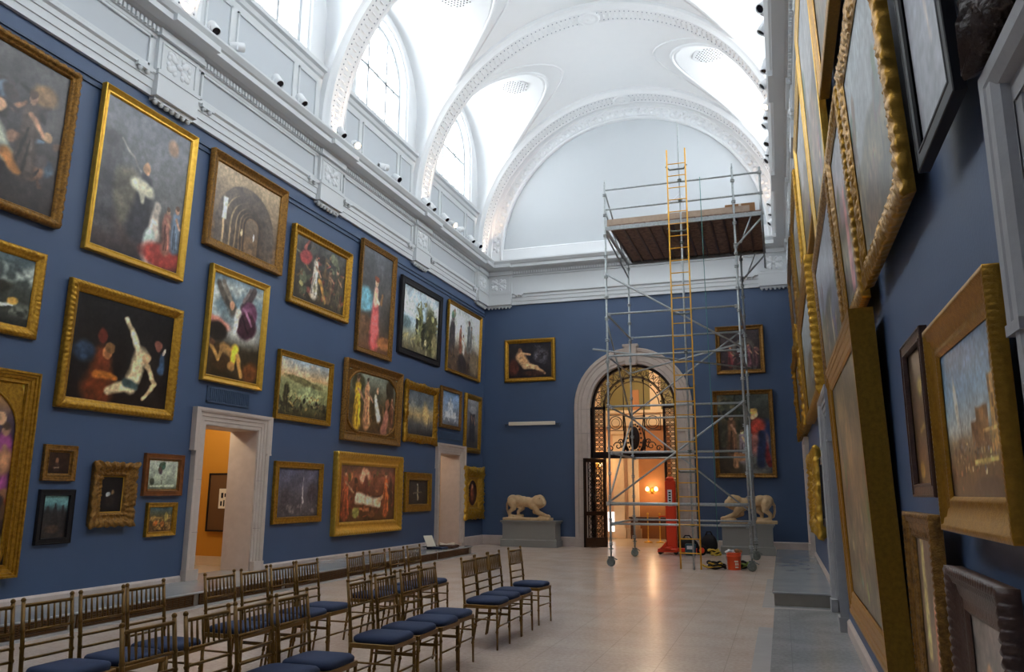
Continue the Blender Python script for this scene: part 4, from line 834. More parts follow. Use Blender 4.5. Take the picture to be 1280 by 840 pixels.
# ================================================================== CHAIRS (facing +x, origin on the floor under the seat centre)
def make_chair():
    r = thing('ballroom_chair', 'x', 'chair')
    HW = .185
    b = MB(); n = 10     # domed cushion
    vs = []; top = []
    def outline(k, z, sc):
        pts = []
        for i in range(28):
            a = 2 * PI * i / 28; c, s = math.cos(a), math.sin(a)
            q = 6.0; rr = (abs(c) ** q + abs(s) ** q) ** (-1 / q)
            x = .195 * rr * c * sc; y = (.205 - .012 * (1 - c) / 2) * rr * s * sc
            pts.append((x + .005, y, z))
        return pts
    lay = [outline(0, .445, .97), outline(0, .452, 1.0), outline(0, .472, 1.02), outline(0, .484, 1.0), outline(0, .495, .94), outline(0, .503, .7), outline(0, .505, .3)]
    b.add([p for l in lay for p in l], [(i * 28 + j, i * 28 + (j + 1) % 28, i * 28 + 28 + (j + 1) % 28, i * 28 + 28 + j) for i in range(6) for j in range(28)] + [tuple(range(6 * 28, 7 * 28)), tuple(range(27, -1, -1))], True)
    b.build('cushion', M_cush, r)
    b = MB()
    for s in (-1, 1): b.box((-.19, s * .2 - .012, .41), (.195, s * .2 + .012, .447), .004)
    for x in (-.19, .19): b.box((x - .012, -.2, .41), (x + .012, .2, .447), .004)
    b.box((-.18, -.19, .43), (.18, .19, .446)); b.build('seat_frame', M_brass, r)
    knob = lambda z0: [z0]
    for s in (-1, 1):
        b = MB(); b.tube([(.185, s * .195, .44), (.19, s * .197, .2), (.195, s * .2, 0.0)], [.0135, .013, .0105], 8)
        for z in (.33, .18): b.lathe([(.0135, -.012), (.018, 0), (.0135, .012)], (.1885, s * .1965, z), 8)
        b.build('leg', M_brass, r)
    for s in (-1, 1):
        b = MB(); b.tube([(-.235, s * .19, 0), (-.2, s * .19, .25), (-.185, s * .19, .44), (-.2, s * .19, .62), (-.235, s * .19, .9)], [.0105, .013, .0145, .0135, .0125], 8)
        b.ball((-.2365, s * .19, .912), .016, 8, 6)
        for x, z in ((-.212, .16), (-.187, .4), (-.19, .55), (-.2005, .62), (-.212, .72)): b.lathe([(.0135, -.012), (.018, 0), (.0135, .012)], (x, s * .19, z), 8)
        b.build('back_post', M_brass, r)
    bx = lambda z: -.2 - (.035) * (z - .62) / .28 if z > .62 else -.185 - .015 * (z - .44) / .18
    for nm, z, rad in (('top_rail', .875, .012), ('back_rail', .715, .0105), ('back_rail', .625, .009), ('back_rail', .545, .009)):
        b = MB(); b.tube([(bx(z), -.19, z), (bx(z), .19, z)], rad, 7); b.build(nm, M_brass, r)
    for i in range(7):
        y = -.19 + .38 * (i + 1) / 8; b = MB(); b.tube([(bx(.715), y, .715), (bx(.795), y, .795), (bx(.875), y, .875)], [.006, .0085, .006], 6); b.build('spindle', M_brass, r)
    for s in (-1, 1):
        b = MB(); b.tube([(-.2, s * .19, .3), (.188, s * .197, .3)], .0085, 6); b.build('stretcher', M_brass, r)
    for x, z, w in ((-.207, .2, .19), (.19, .23, .197)):
        b = MB(); b.tube([(x, -w, z), (x, w, z)], .0085, 6); b.build('stretcher', M_brass, r)
    return r
proto = make_chair(); index_children(proto); used = False
ROWS = [('wall row', -4.73 + .235, [('near', (3.80, 4.25, 4.69, 5.14)), ('middle', (5.99, 6.435, 6.89, 7.33)), ('far', (8.33, 8.865, 9.365, 9.86))]),
        ('aisle row', -3.36 + .235, [('near', (3.69, 4.145, 4.60, 5.04)), ('middle', (6.02, 6.47, 6.92, 7.36)), ('far', (8.37, 8.815, 9.26, 10.045))])]
rr_ = random.Random(3)
for rn, x, gs in ROWS:
    for gn, ys in gs:
        for i, y in enumerate(ys):
            o = proto if not used else copy_tree(proto); used = True
            o.location = (x + rr_.uniform(-.02, .02), y, 0); o.rotation_euler = (0, 0, math.radians(rr_.uniform(-1, 1)))
            if rn == 'aisle row' and gn == 'far' and i == 3: o.rotation_euler = (0, 0, math.radians(-6))
            o['label'] = 'gilt chair with navy cushion, %s of four in the %s block, %s' % (ORD[i], gn, 'platform row' if rn == 'wall row' else 'open-floor row')
            o['group'] = 'ballroom chairs in the %s' % rn

# ================================================================== SCAFFOLD
SX0, SX1, SY0, SY1 = -3.73, -.69, 18.04, 21.1
sf = thing('scaffold_tower', 'tall galvanised tube scaffold with plank deck on four castors before the arched doorway', 'scaffold', (SX0, SY0, 0), world=True)
def part(name, fn, m=None, parent=None):
    b = MB(); fn(b); return b.build(name, m or M_steel, parent or sf)
def coupler(b, x, y, z):
    b.lathe([(.024, -.035), (.05, -.03), (.052, -.012), (.03, -.01), (.03, .01), (.052, .012), (.05, .03), (.024, .035)], (x, y, z), 8)
PX = {('a', 'a'): (SX0, SY0), ('b', 'a'): (SX1, SY0), ('a', 'b'): (SX0, SY1), ('b', 'b'): (SX1, SY1)}
ZL = [.94, 1.385, 2.54, 3.60, 4.79, 5.81, 6.86, 7.95]
tops = {('a', 'a'): 9.12, ('b', 'a'): 9.15, ('a', 'b'): 7.98, ('b', 'b'): 8.02}
for k, (x, y) in PX.items():
    def f(b, x=x, y=y, t=tops[k]):
        b.tube([(x, y, .28), (x, y, t)], .026, 10)
        z = .5
        while z < t: coupler(b, x, y, z); z += .52
        b.tube([(x, y, t), (x, y, t + .1)], .015, 6)
    part('post', f, M_steel)
    def g(b, x=x, y=y):
        b.tube([(x, y, .2), (x, y, .42)], .018, 8); b.lathe([(.03, 0), (.06, .0), (.06, .02), (.03, .02)], (x, y, .38), 10)
        for s in (-1, 1): b.add([(x - .055, y + s * .035, .21), (x + .055, y + s * .035, .21), (x + .03, y + s * .035, .06), (x - .04, y + s * .035, .07), (x - .055, y + s * .04, .21), (x + .055, y + s * .04, .21), (x + .03, y + s * .04, .06), (x - .04, y + s * .04, .07)], [(0, 1, 2, 3), (7, 6, 5, 4), (0, 4, 5, 1), (1, 5, 6, 2), (2, 6, 7, 3), (3, 7, 4, 0)])
        b.box((x - .06, y - .045, .2), (x + .06, y + .045, .225)); b.tube([(x + .05, y, .2), (x + .14, y, .15)], .012, 6)
    c = part('caster', g, M_steeld)
    part('wheel', lambda b, x=x, y=y: b.lathe([(0, -.028), (.07, -.028), (.096, -.02), (.1, 0), (.096, .02), (.07, .028), (0, .028)], (x - .005, y, .1), 16, 'y'), M_steeld, c)
def L(z, y, nm='ledger', r=.024, x0=None, x1=None): part(nm, lambda b: (b.tube([(x0 if x0 is not None else SX0, y, z), (x1 if x1 is not None else SX1, y, z)], r, 8), b.box(((x0 or SX0) + .03, y - .02, z - .05), ((x0 or SX0) + .09, y + .02, z + .03)), b.box((SX1 - .09, y - .02, z - .05), (SX1 - .03, y + .02, z + .03))))
def S(z, x): part('transom', lambda b: b.tube([(x, SY0, z), (x, SY1, z)], .024, 8))
for z in (.94, 2.54, 3.60, 4.79, 5.81): L(z, SY0)
for z in (.94, 2.54, 3.60, 5.81): L(z, SY1)
part('ledger', lambda b: (b.tube([(SX0, SY0 - .05, 1.385), (SX1, SY0 - .05, 1.385)], .036, 8), b.box((SX0 - .08, SY0 - .06, 1.34), (SX0 + .1, SY0 + .03, 1.43))))
for x in (SX0, SX1):
    for z in (.94, 2.54, 3.60, 4.79, 5.81): S(z, x)
def brace(a, c, r=.022): part('brace', lambda b: b.tube([a, c], r, 8))
brace((SX0, SY0 - .03, 6.8), (SX1, SY0 - .03, 4.86)); brace((SX0, SY0 - .03, 1.43), (SX1, SY0 - .03, 3.62))
brace((SX0, SY1 + .03, 3.6), (SX1, SY1 + .03, 1.1)); brace((SX0, SY1 + .03, 3.7), (SX1, SY1 + .03, 5.9))
brace((SX0 - .03, SY0, 1.43), (SX0 - .03, SY1, 3.5)); brace((SX0 - .03, SY0, 5.75), (SX0 - .03, SY1, 3.65)); brace((SX1 + .03, SY0, 3.5), (SX1 + .03, SY1, 1.0))
brace((SX0 - .33, SY0 - .1, 4.96), (SX1 + .1, SY1, 4.83)); brace((SX0, SY1, 4.83), (SX1, SY0, 4.94))
brace((SX1 + .07, SY0 - .02, .95), (SX1 + .05, SY0 - .02, 3.1), .028)
# deck
DX0, DX1 = SX0 + .1, -.08
part('deck_beam', lambda b: b.box((SX0, SY0 - .03, 7.9), (DX1, SY0 + .03, 7.99)), M_steel); part('deck_beam', lambda b: b.box((SX0, SY1 - .03, 7.9), (DX1, SY1 + .03, 7.99)), M_steel)
part('deck_beam', lambda b: b.box((SX0 - .03, SY0, 7.9), (SX0 + .03, SY1, 7.98)), M_steel); part('deck_beam', lambda b: b.box((DX1 - .03, SY0, 7.9), (DX1 + .03, SY1, 7.98)), M_steel)
npk = 12
for i in range(npk):
    w = (DX1 - DX0) / npk
    def f(b, i=i, w=w):
        b.box((DX0 + i * w + .003, SY0 - .02, 7.99), (DX0 + (i + 1) * w - .003, SY1 + .02, 8.03)); b.cur = 2; b.box((DX0 + i * w + .002, SY0 + .03, 7.955), (DX0 + i * w + .045, SY1 - .03, 7.99)); b.cur = 1
        b.box((DX0 + i * w + .005, SY1 - .03, 7.955), (DX0 + (i + 1) * w - .03, SY1 + .03, 7.992)); b.box((DX0 + i * w + .008, SY0 - .04, 7.96), (DX0 + (i + 1) * w - .04, SY0 + .02, 7.992))
    part('plank', f, [M_plank, M_steel, M_hallwood])
part('toe_board', lambda b: b.box((SX0 + .04, SY0 + .03, 8.03), (SX1 + .35, SY0 + .07, 8.19)), M_plankl)
part('toe_board', lambda b: b.box((SX1 - .2, SY1 - .08, 8.03), (DX1, SY1 - .04, 8.17)), M_plankl)
# guard rails and the side bracket
for z in (8.44, 8.95):
    part('guard_rail', lambda b, z=z: b.tube([(SX0, SY0, z), (DX1, SY0, z)], .024, 8)); part('guard_rail', lambda b, z=z: b.tube([(SX0, SY0, z - .02), (SX0, SY0 + 2.2, z - .6 if z < 8.5 else z - .9)], .022, 8))
part('guard_rail', lambda b: b.tube([(DX1, SY0, 8.95), (DX1, SY0 + 1.4, 8.06)], .022, 8)); part('guard_rail', lambda b: b.tube([(DX1, SY0, 8.44), (DX1 - .05, SY0 + 1.2, 8.04)], .022, 8))
def gp(b):
    b.tube([(DX1, SY0, 7.55), (DX1, SY0, 9.08)], .026, 8)
    for z in (7.95, 8.44, 8.95): coupler(b, DX1, SY0, z)
part('guard_post', gp)
def bk(b, y):
    b.tube([(SX1, y, 7.2), (DX1, y, 7.85)], .024, 8); b.tube([(SX1 + .12, y, 7.28), (SX1 + .38, y, 7.93)], .017, 8); b.tube([(DX1, y, 7.5), (DX1, y, 7.95)], .026, 8); coupler(b, SX1, y, 7.2); coupler(b, SX1, y, 7.05)
part('bracket', lambda b: bk(b, SY0)); part('bracket', lambda b: bk(b, SY1))
brace((SX0 - .01, SY0 + .05, 7.85), (SX0 - .01, SY1, 7.55))

# ladder up the face of the scaffold
LX0, LX1, LY = -2.17, -1.74, 17.88
b = MB()
for x in (LX0, LX1): b.tube([(x, LY, .02), (x, LY, 9.72)], .017, 8)
ld = b.build('ladder', M_yel, sf); ld['label'] = 'yellow ladder fixed up the front'
for i in range(31):
    z = .35 + .3 * i; b = MB(); b.tube([(LX0, LY, z), (LX1, LY, z)], .012, 7); b.build('rung', M_yel, ld)
for z in (2.15, 4.0, 5.75, 7.75, 9.3):
    b = MB(); b.tube([(LX0 - .03, LY, z), (LX0 + .05, LY + .08, z - .06), (LX1 - .05, LY + .08, z - .06), (LX1 + .03, LY, z)], .022, 7); b.build('standoff_bracket', M_steeld, ld)
b = MB(); b.tube([(-1.9, 17.975, .0), (-1.9, 17.975, 10.42)], .022, 8)
pl = b.build('ladder_pole', M_steel, sf)
for z in (.94, 2.54, 4.79, 7.4, 8.44, 8.95): b = MB(); coupler(b, -1.9, 17.975, z); b.build('coupler', M_steeld, pl)
o = MB(); o.box((-1.0 + .1, 18.3, 8.03), (-.22, 18.75, 8.33)); o.cur = 1; o.box((-.59, 18.299, 8.03), (-.53, 18.751, 8.331)); tag(o.build('cardboard_box', [M_card, M_paper]), 'plain brown cardboard box sitting on the scaffold deck', 'box')
o = MB(); o.tube([(-1.42, 17.9, 8.95), (-1.42, 17.9, 8.2), (-1.4, 17.89, 6.0), (-1.38, 17.9, 3.5), (-1.37, 17.9, .6)], .008, 6); tag(o.build('hanging_rope', M_rope), 'thin green rope hanging from the scaffold guard rail', 'rope')
o = MB(); o.tube([(-2.35, 18.4, 8.04), (-2.3, 18.4, 8.3), (-2.15, 18.4, 8.62), (-1.95, 18.4, 8.8), (-1.85, 18.42, 8.6), (-1.84, 18.42, 8.04)], .006, 6); tag(o.build('loose_wire', M_white), 'thin pale loop of wire standing up from the deck boards', 'wire')

# ================================================================== FLOOR OBJECTS BY THE SCAFFOLD
bk_ = thing('bucket', 'bright orange plastic bucket with a white rag, at the foot of the scaffold', 'bucket', (-1.08, 18.35, 0), world=True)
b = MB(); b.lathe([(0, 0), (.135, 0), (.138, .01), (.15, .27), (.158, .272), (.16, .29), (.152, .295), (.155, .33), (.163, .335), (.165, .37), (.152, .37), (.15, .33), (.13, .03), (0, .03)], (-1.08, 18.35, 0), 24); b.build('pail', M_orange, bk_)
b = MB(); b.tube([(-1.08 + .165 * math.cos(a), 18.35 - .012 - .165 * abs(math.sin(a)) * .25, .31 - .22 * math.sin(a)) for a in [PI * i / 14 for i in range(15)]], .005, 6); b.build('handle', M_steeld, bk_)
b = MB()
def onb(a, z): return (-1.08 + .1485 * math.sin(a), 18.35 - .1485 * math.cos(a), z)
for z0, z1, a0, a1 in ((.17, .2, .1, .7), (.1, .155, .2, .42), (.1, .155, .5, .7), (.05, .075, .2, .7)):
    b.strip([onb(a0 + (a1 - a0) * i / 5, z0) for i in range(6)], [onb(a0 + (a1 - a0) * i / 5, z1) for i in range(6)])
b.build('printed_label', M_paper, bk_)
b = MB(); r = random.Random(2)
for i in range(6): b.ball((-1.15 + r.uniform(-.05, .08), 18.33 + r.uniform(-.06, .06), .37 + r.uniform(0, .03)), (.07, .05, .03), 8, 5, Matrix.Rotation(r.uniform(-.5, .5), 3, 'Y'))
tag(b.build('rag', M_white), 'crumpled white rag stuffed in the top of the orange bucket', 'rag')
b = MB()
for i in range(4): b.ball((-1.0 + r.uniform(-.05, .05), 18.36 + r.uniform(-.05, .05), .38 + r.uniform(0, .04)), (.06, .05, .04), 8, 5)
tag(b.build('work_glove', M_card), 'tan work gloves bundled beside the white rag in the bucket', 'gloves')
def coil(name, cx, cy, R, m, label, seed, cat='strap'):
    b = MB(); r = random.Random(seed)
    for k in range(5):
        ph = r.uniform(0, 6); R1 = R * r.uniform(.6, 1); z0 = .02 + .025 * k; ox, oy = r.uniform(-.06, .06), r.uniform(-.05, .05)
        b.cur = k % 2 if len(m) > 1 else 0
        b.tube([(cx + ox + R1 * 1.5 * math.cos(a), cy + oy + R1 * math.sin(a), z0 + .02 + .02 * math.sin(3 * a + ph)) for a in [2 * PI * i / 22 for i in range(23)]], .02, 6, False)
    return tag(b.build(name, m), label, cat)
coil('harness', -1.48, 18.3, .14, [M_rubber, mat('yellow_webbing', (198, 160, 40), .6)], 'heap of black and yellow safety harness straps beside the orange bucket', 5)
coil('cable_coil', -.86, 18.62, .11, [M_rubber, mat('green_webbing', (120, 140, 50), .6)], 'dark coiled cable tucked behind the orange bucket, towards the castor', 9, 'cable')
# red hoist column
h = thing('material_lift', 'upright red hoist column on a red wheeled base, beside the doorway', 'lift', (-2.95, 22.3, 0), world=True)
b = MB(); b.box((-3.06, 22.2, .1), (-2.78, 22.42, 1.98), .03); b.box((-3.03, 22.18, 1.92), (-2.81, 22.4, 2.08), .05); b.build('mast', M_red, h)
b = MB(); b.box((-2.99, 22.193, 1.28), (-2.87, 22.2, 1.72)); b.cur = 1
for i in range(5): b.box((-2.96, 22.19, 1.34 + i * .07), (-2.9, 22.194, 1.38 + i * .07))
b.build('label_plate', [M_white, M_black], h)
b = MB(); b.box((-3.28, 22.05, .06), (-2.75, 22.2, .16), .02); b.box((-3.28, 22.35, .06), (-2.15, 22.5, .16), .02); b.box((-3.1, 22.05, .08), (-2.9, 22.5, .2), .02)
b.add([(-3.3, 22.06, .06), (-3.05, 22.06, .06), (-3.05, 22.06, .34), (-3.3, 22.2, .06), (-3.05, 22.2, .06), (-3.05, 22.2, .34)], [(0, 1, 2), (5, 4, 3), (0, 2, 5, 3), (1, 4, 5, 2), (0, 3, 4, 1)]); b.build('base', M_red, h)
for x, y in ((-3.22, 22.1), (-2.8, 22.12), (-3.22, 22.45), (-2.22, 22.42)):
    b = MB(); b.lathe([(0, -.03), (.05, -.03), (.06, -.02), (.06, .02), (.05, .03), (0, .03)], (x, y, .06), 14, 'y'); b.build('wheel', M_rubber, h)
b = MB(); b.tube([(-3.06, 22.3, 1.0), (-3.2, 22.28, 1.0), (-3.24, 22.2, .98)], .018, 8); b.build('handle', M_red, h)
b = MB(); b.lathe([(0, -.06), (.1, -.06), (.13, -.04), (.13, .04), (.1, .06), (0, .06)], (-2.12, 22.2, .13), 18, 'y'); b.cur = 1; b.lathe([(0, -.075), (.06, -.075), (.075, -.06), (.075, .0)], (-2.12, 22.2, .13), 14, 'y'); b.build('wheel', [M_rubber, M_red], h)
def bag(name, c, s, m, label, seed, cat='bag'):
    b = MB(); b.ball(c, s, 14, 9); r = random.Random(seed)
    b.v = [(x + (vn := r.uniform(-1, 1)) * s[0] * .05, y + r.uniform(-1, 1) * s[1] * .06, max(.0, z + r.uniform(-1, 1) * s[2] * .06)) for x, y, z in b.v]
    b.tube([(c[0] - s[0] * .4, c[1], c[2] + s[2] * .85), (c[0] - s[0] * .2, c[1], c[2] + s[2] * 1.25), (c[0] + s[0] * .2, c[1], c[2] + s[2] * 1.25), (c[0] + s[0] * .4, c[1], c[2] + s[2] * .85)], .02, 6)
    return tag(b.build(name, m), label, cat)
bag('tool_bag', (-2.56, 22.78, .2), (.3, .18, .22), M_rubber, 'bulging black tool bag behind the foot of the yellow ladder', 4)
bag('tool_bag', (-1.98, 22.85, .25), (.24, .16, .27), M_rubber, 'tall black holdall at the back of the kit heap by the stone arch', 6)
o = MB(); o.box((-2.55, 22.03, .0), (-2.27, 22.16, .3), .02); o.cur = 1; o.box((-2.5, 22.025, .16), (-2.34, 22.03, .25)); tag(o.build('drill_case', [mat('teal_plastic', (40, 84, 100), .4), M_white]), 'small teal plastic drill case with white panel in the kit heap', 'case')
coil('cable_coil', -1.78, 22.25, .1, [mat('yellow_cable', (208, 176, 60), .5), M_rubber], 'yellow and black cable coil lying beside the red hoist wheel', 12, 'cable')

# things left on the end of the chair-side platform
o = MB(); o.box((-8.62, 18.75, PH), (-8.18, 19.15, PH + .05), .015); tag(o.build('folded_jacket', M_denim), 'folded dark blue jacket on the end of the marble wall platform', 'jacket')
o = MB(); o.box((-8.5, 19.25, PH), (-8.12, 19.75, PH + .07), .02); tag(o.build('satchel', M_leather), 'flat brown leather satchel on the end of the marble wall platform', 'bag')
sg = thing('card_stand', 'small upright pale card leaning in a dark stand, on the platform end', 'card', (-8.5, 18.85, PH + .05), world=True)
b = MB(); b.add([(-8.56, 18.7, PH + .06), (-8.44, 18.95, PH + .06), (-8.56, 18.95, PH + .33), (-8.68, 18.7, PH + .33), (-8.575, 18.705, PH + .06), (-8.455, 18.955, PH + .06), (-8.575, 18.955, PH + .33), (-8.695, 18.705, PH + .33)], [(0, 1, 2, 3), (7, 6, 5, 4), (0, 4, 5, 1), (1, 5, 6, 2), (2, 6, 7, 3), (3, 7, 4, 0)]); b.build('card', M_paper, sg)
b = MB(); b.box((-8.7, 18.68, PH + .05), (-8.45, 18.98, PH + .065)); b.build('base', M_black, sg)
def book(name, loc, rz, m, label, open_=True):
    r = thing(name, label, 'book', loc, (0, 0, rz)); b = MB()
    for s in (-1, 1): b.add([(0, -.13, .012), (s * .19, -.13, .05), (s * .19, .13, .05), (0, .13, .012), (0, -.13, 0), (s * .19, -.13, .0), (s * .19, .13, .0), (0, .13, 0)], [(0, 1, 2, 3), (4, 7, 6, 5), (0, 4, 5, 1), (1, 5, 6, 2), (2, 6, 7, 3)])
    b.build('pages', M_paper, r); b = MB(); b.box((-.2, -.14, -.006), (.2, .14, 0)); b.build('cover', m, r)
book('open_book', (-8.35, 19.45, PH + .078), .5, M_leather, 'open cream-paged book lying on the brown satchel')
book('open_book', (-8.5, 20.02, PH + .007), 1.2, M_leather, 'open cream-paged book at the very end of the platform by the doorway')

# ================================================================== LIONS AND PEDESTALS
def pedestal(name, x0, x1, y0, z1, label):
    r = thing(name, label, 'pedestal', (x0, y0, 0), world=True); y1 = y0 + .72; b = MB()
    b.box((x0 + .05, y0 + .05, .2), (x1 - .05, y1 - .05, z1 - .09)); b.build('die', M_ped, r)
    b = MB(); b.box((x0, y0, 0), (x1, y1, .18)); b.sweep([(0, .18), (.0, .2), (-.04, .225), (-.05, .24)], (x0, y0, 0), (x1, y0, 0), (0, -1, 0)); b.box((x0 + .03, y0 + .03, .18), (x1 - .03, y1 - .03, .225)); b.build('plinth', M_ped, r)
    b = MB(); b.box((x0 + .03, y0 + .03, z1 - .1), (x1 - .03, y1 - .03, z1 - .05)); b.box((x0 - .01, y0 - .01, z1 - .05), (x1 + .01, y1 + .01, z1)); b.build('cap', M_ped, r)
pedestal('pedestal', -8.26, -6.48, 23.35, .78, 'grey painted pedestal by the room corner, beneath the lion facing the arch')
pedestal('pedestal', -1.67, -.25, 22.72, .82, 'grey painted pedestal behind the scaffold, beneath the crouching lion')
def lion(name, x0, y, z, flip, label, Ls=1.42):
    """stalking stone lion facing +x (or -x when flipped)"""
    b = MB()
    def blob(a, c, r0, r1, n=7):
        a = Vector(a); c = Vector(c)
        for i in range(n + 1): t = i / n; b.ball(tuple(a.lerp(c, t)), r0 + (r1 - r0) * t, 14, 10)
    H = .1
    # trunk: high haunches, sloping back, lowered deep chest
    for (x, zz, rx, ry, rz) in ((.2, .62, .19, .15, .17), (.36, .63, .2, .145, .155), (.52, .6, .2, .145, .15), (.68, .56, .2, .155, .165), (.84, .52, .19, .165, .19), (.96, .53, .16, .16, .19)):
        b.ball((x * Ls / 1.42, 0, zz), (rx, ry, rz), 18, 12)
    # mane, neck and head turned to the room
    for (x, yy, zz, r) in ((1.0, -.02, .58, .19), (1.08, -.05, .6, .185), (1.12, -.08, .55, .16)): b.ball((x, yy, zz), (r, r, r * 1.05), 18, 12)
    for i in range(12):
        a = 2 * PI * i / 12; b.ball((1.1 + .02 * math.cos(a), -.05 + .13 * math.cos(a), .58 + .16 * math.sin(a)), .06, 8, 6)
    b.ball((1.2, -.14, .56), (.12, .115, .125), 16, 12); b.ball((1.26, -.2, .51), (.07, .075, .06), 12, 8); b.ball((1.25, -.2, .47), (.055, .06, .035), 10, 7); b.ball((1.29, -.245, .535), (.026, .022, .02), 8, 6)
    for dy in (-.05, .05): b.ball((1.24 + dy * .5, -.22 - dy * .2 + 0, .585), (.02, .02, .016), 8, 6)
    for dy in (-.1, .09): b.ball((1.12, -.12 + dy, .69), (.03, .03, .035), 8, 6)
    # hind legs: thigh, hock, shank, paw
    for dy, dx in ((-.1, 0), (.1, .22)):
        blob((.2 + dx * .4, dy, .55), (.26 + dx, dy, .38), .14, .085); blob((.26 + dx, dy, .38), (.12 + dx, dy, .26), .08, .055); blob((.12 + dx, dy, .26), (.13 + dx, dy, .12), .055, .05); b.ball((.18 + dx, dy, H + .03), (.1, .06, .05), 12, 8)
        for k in (-1, 0, 1): b.ball((.26 + dx, dy + k * .032, H + .025), (.03, .02, .028), 8, 6)
    # forelegs stretched out low
    for dy, dx in ((-.11, .06), (.11, -.1)):
        blob((.92, dy, .45), (.98 + dx, dy, .26), .11, .075); blob((.98 + dx, dy, .26), (1.22 + dx, dy, .16), .07, .055); b.ball((1.28 + dx, dy, H + .045), (.1, .06, .05), 12, 8)
        for k in (-1, 0, 1): b.ball((1.36 + dx, dy + k * .034, H + .03), (.03, .02, .03), 8, 6)
    # tail curling down behind
    P = [(.06, 0, .62), (.0, .02, .5), (-.0, .03, .34), (.04, .05, .2), (.14, .12, .14), (.3, .16, .13), (.42, .16, .14)]
    for a, c in zip(P[:-1], P[1:]): blob(a, c, .038, .036, 4)
    b.ball((.46, .15, .14), (.06, .045, .045), 10, 7)
    # rocky base
    b.box((-.06, -.24, 0.0), (1.44, .24, .085)); b.ball((.35, 0, .1), (.2, .16, .06), 10, 6); b.ball((1.2, 0, .1), (.2, .2, .05), 10, 6)
    s = -1 if flip else 1
    b.v = [(x0 + (px if not flip else 1.38 - px), y + py, z + pz * .98) for px, py, pz in b.v]
    if flip: b.f = [f[::-1] for f in b.f]
    o = b.build(name, M_lion)
    md = o.modifiers.new('skin', 'REMESH'); md.mode = 'VOXEL'; md.voxel_size = .014; md.use_smooth_shade = True
    sm = o.modifiers.new('smooth', 'SMOOTH'); sm.factor = .5; sm.iterations = 5
    dg = bpy.context.evaluated_depsgraph_get(); me = bpy.data.meshes.new_from_object(o.evaluated_get(dg)); o.modifiers.clear(); o.data = me
    me.polygons.foreach_set('use_smooth', [True] * len(me.polygons))
    return tag(o, label, 'statue')
lion('stone_lion', -8.18, 23.72, .78, False, 'cream stone lion stalking towards the arch, on the pedestal by the room corner')
lion('stone_lion', -1.6, 23.08, .82, True, 'cream stone lion crouching behind the scaffold, head towards the arch')

# white rail fixed on the end wall
wr = thing('display_rail', 'short cream rail on two dark wall hooks, beneath the reclining-figure painting', 'rail', (-7.5, YB, 3.75), world=True)
b = MB(); b.box((-8.28, YB - .09, 3.745), (-6.72, YB - .04, 3.86), .01); b.build('bar', M_paper, wr)
for x in (-8.4, -6.6): b = MB(); b.box((x - .05, YB - .06, 3.77), (x + .16 if x < -7 else x + .05, YB, 3.8)); b.box((x - .012, YB - .05, 3.66), (x + .012, YB - .02, 3.8)); b.build('bracket', M_bluev, wr)
if True:
    b = MB(); b.tube([(-8.4, YB - .05, 3.78), (-6.6, YB - .05, 3.78)], .012, 6); b.build('rod', M_black, wr)
# blue air grilles
def wall_grille(y0, y1, z0, z1, label):
    r = thing('air_grille', label, 'grille', (XL, y0, z0), world=True); b = MB()
    b.box((XL, y0, z0), (XL + .02, y1, z0 + .03)); b.box((XL, y0, z1 - .03), (XL + .02, y1, z1)); b.box((XL, y0, z0), (XL + .02, y0 + .03, z1)); b.box((XL, y1 - .03, z0), (XL + .02, y1, z1)); b.box((XL, y0, z0), (XL + .004, y1, z1)); b.build('frame', M_bluev, r)
    n = int((y1 - y0) / .05)
    b = MB()
    for i in range(n): y = y0 + .03 + (i + .5) * (y1 - y0 - .06) / n; b.box((XL + .004, y - .012, z0 + .03), (XL + .018, y + .012, z1 - .03))
    b.build('louvre', M_bluev, r)
wall_grille(10.9, 12.04, 3.1, 3.38, 'blue-painted louvred air grille above the chair-side doorway')
wall_grille(20.6, 22.26, 3.12, 3.37, 'blue-painted louvred air grille above the doorway at the platform end')
# bronze grilles in the platform risers
y = 1.3; k = 0
while y < 20.2:
    y1 = min(y + 1.95, 20.28)
    if y1 - y > .5:
        r = thing('floor_grille', 'bronze louvred heating grille in the chair-side platform riser, %s from the near end' % ORD[k], 'grille', (-8.0, y, .02), group='heating grilles along the platform', world=True); k += 1
        b = MB(); b.box((-8.03, y, .03), (-8.024, y1, .165)); b.build('backing', M_grilled, r)
        b = MB()
        for i in range(6): b.box((-8.024, y, .03 + i * .024), (-8.008, y1, .044 + i * .024))
        for j in range(int((y1 - y) / .12)): b.box((-8.024, y + j * .12, .03), (-8.012, y + j * .12 + .01, .165))
        b.build('louvre', M_grille, r)
        b = MB(); b.box((-8.024, y - .02, .02), (-8.005, y1 + .02, .032)); b.box((-8.024, y - .02, .16), (-8.005, y1 + .02, .17)); b.box((-8.024, y - .02, .02), (-8.005, y, .17)); b.box((-8.024, y1, .02), (-8.005, y1 + .02, .17)); b.build('frame', M_grille, r)
    y = y1 + .16

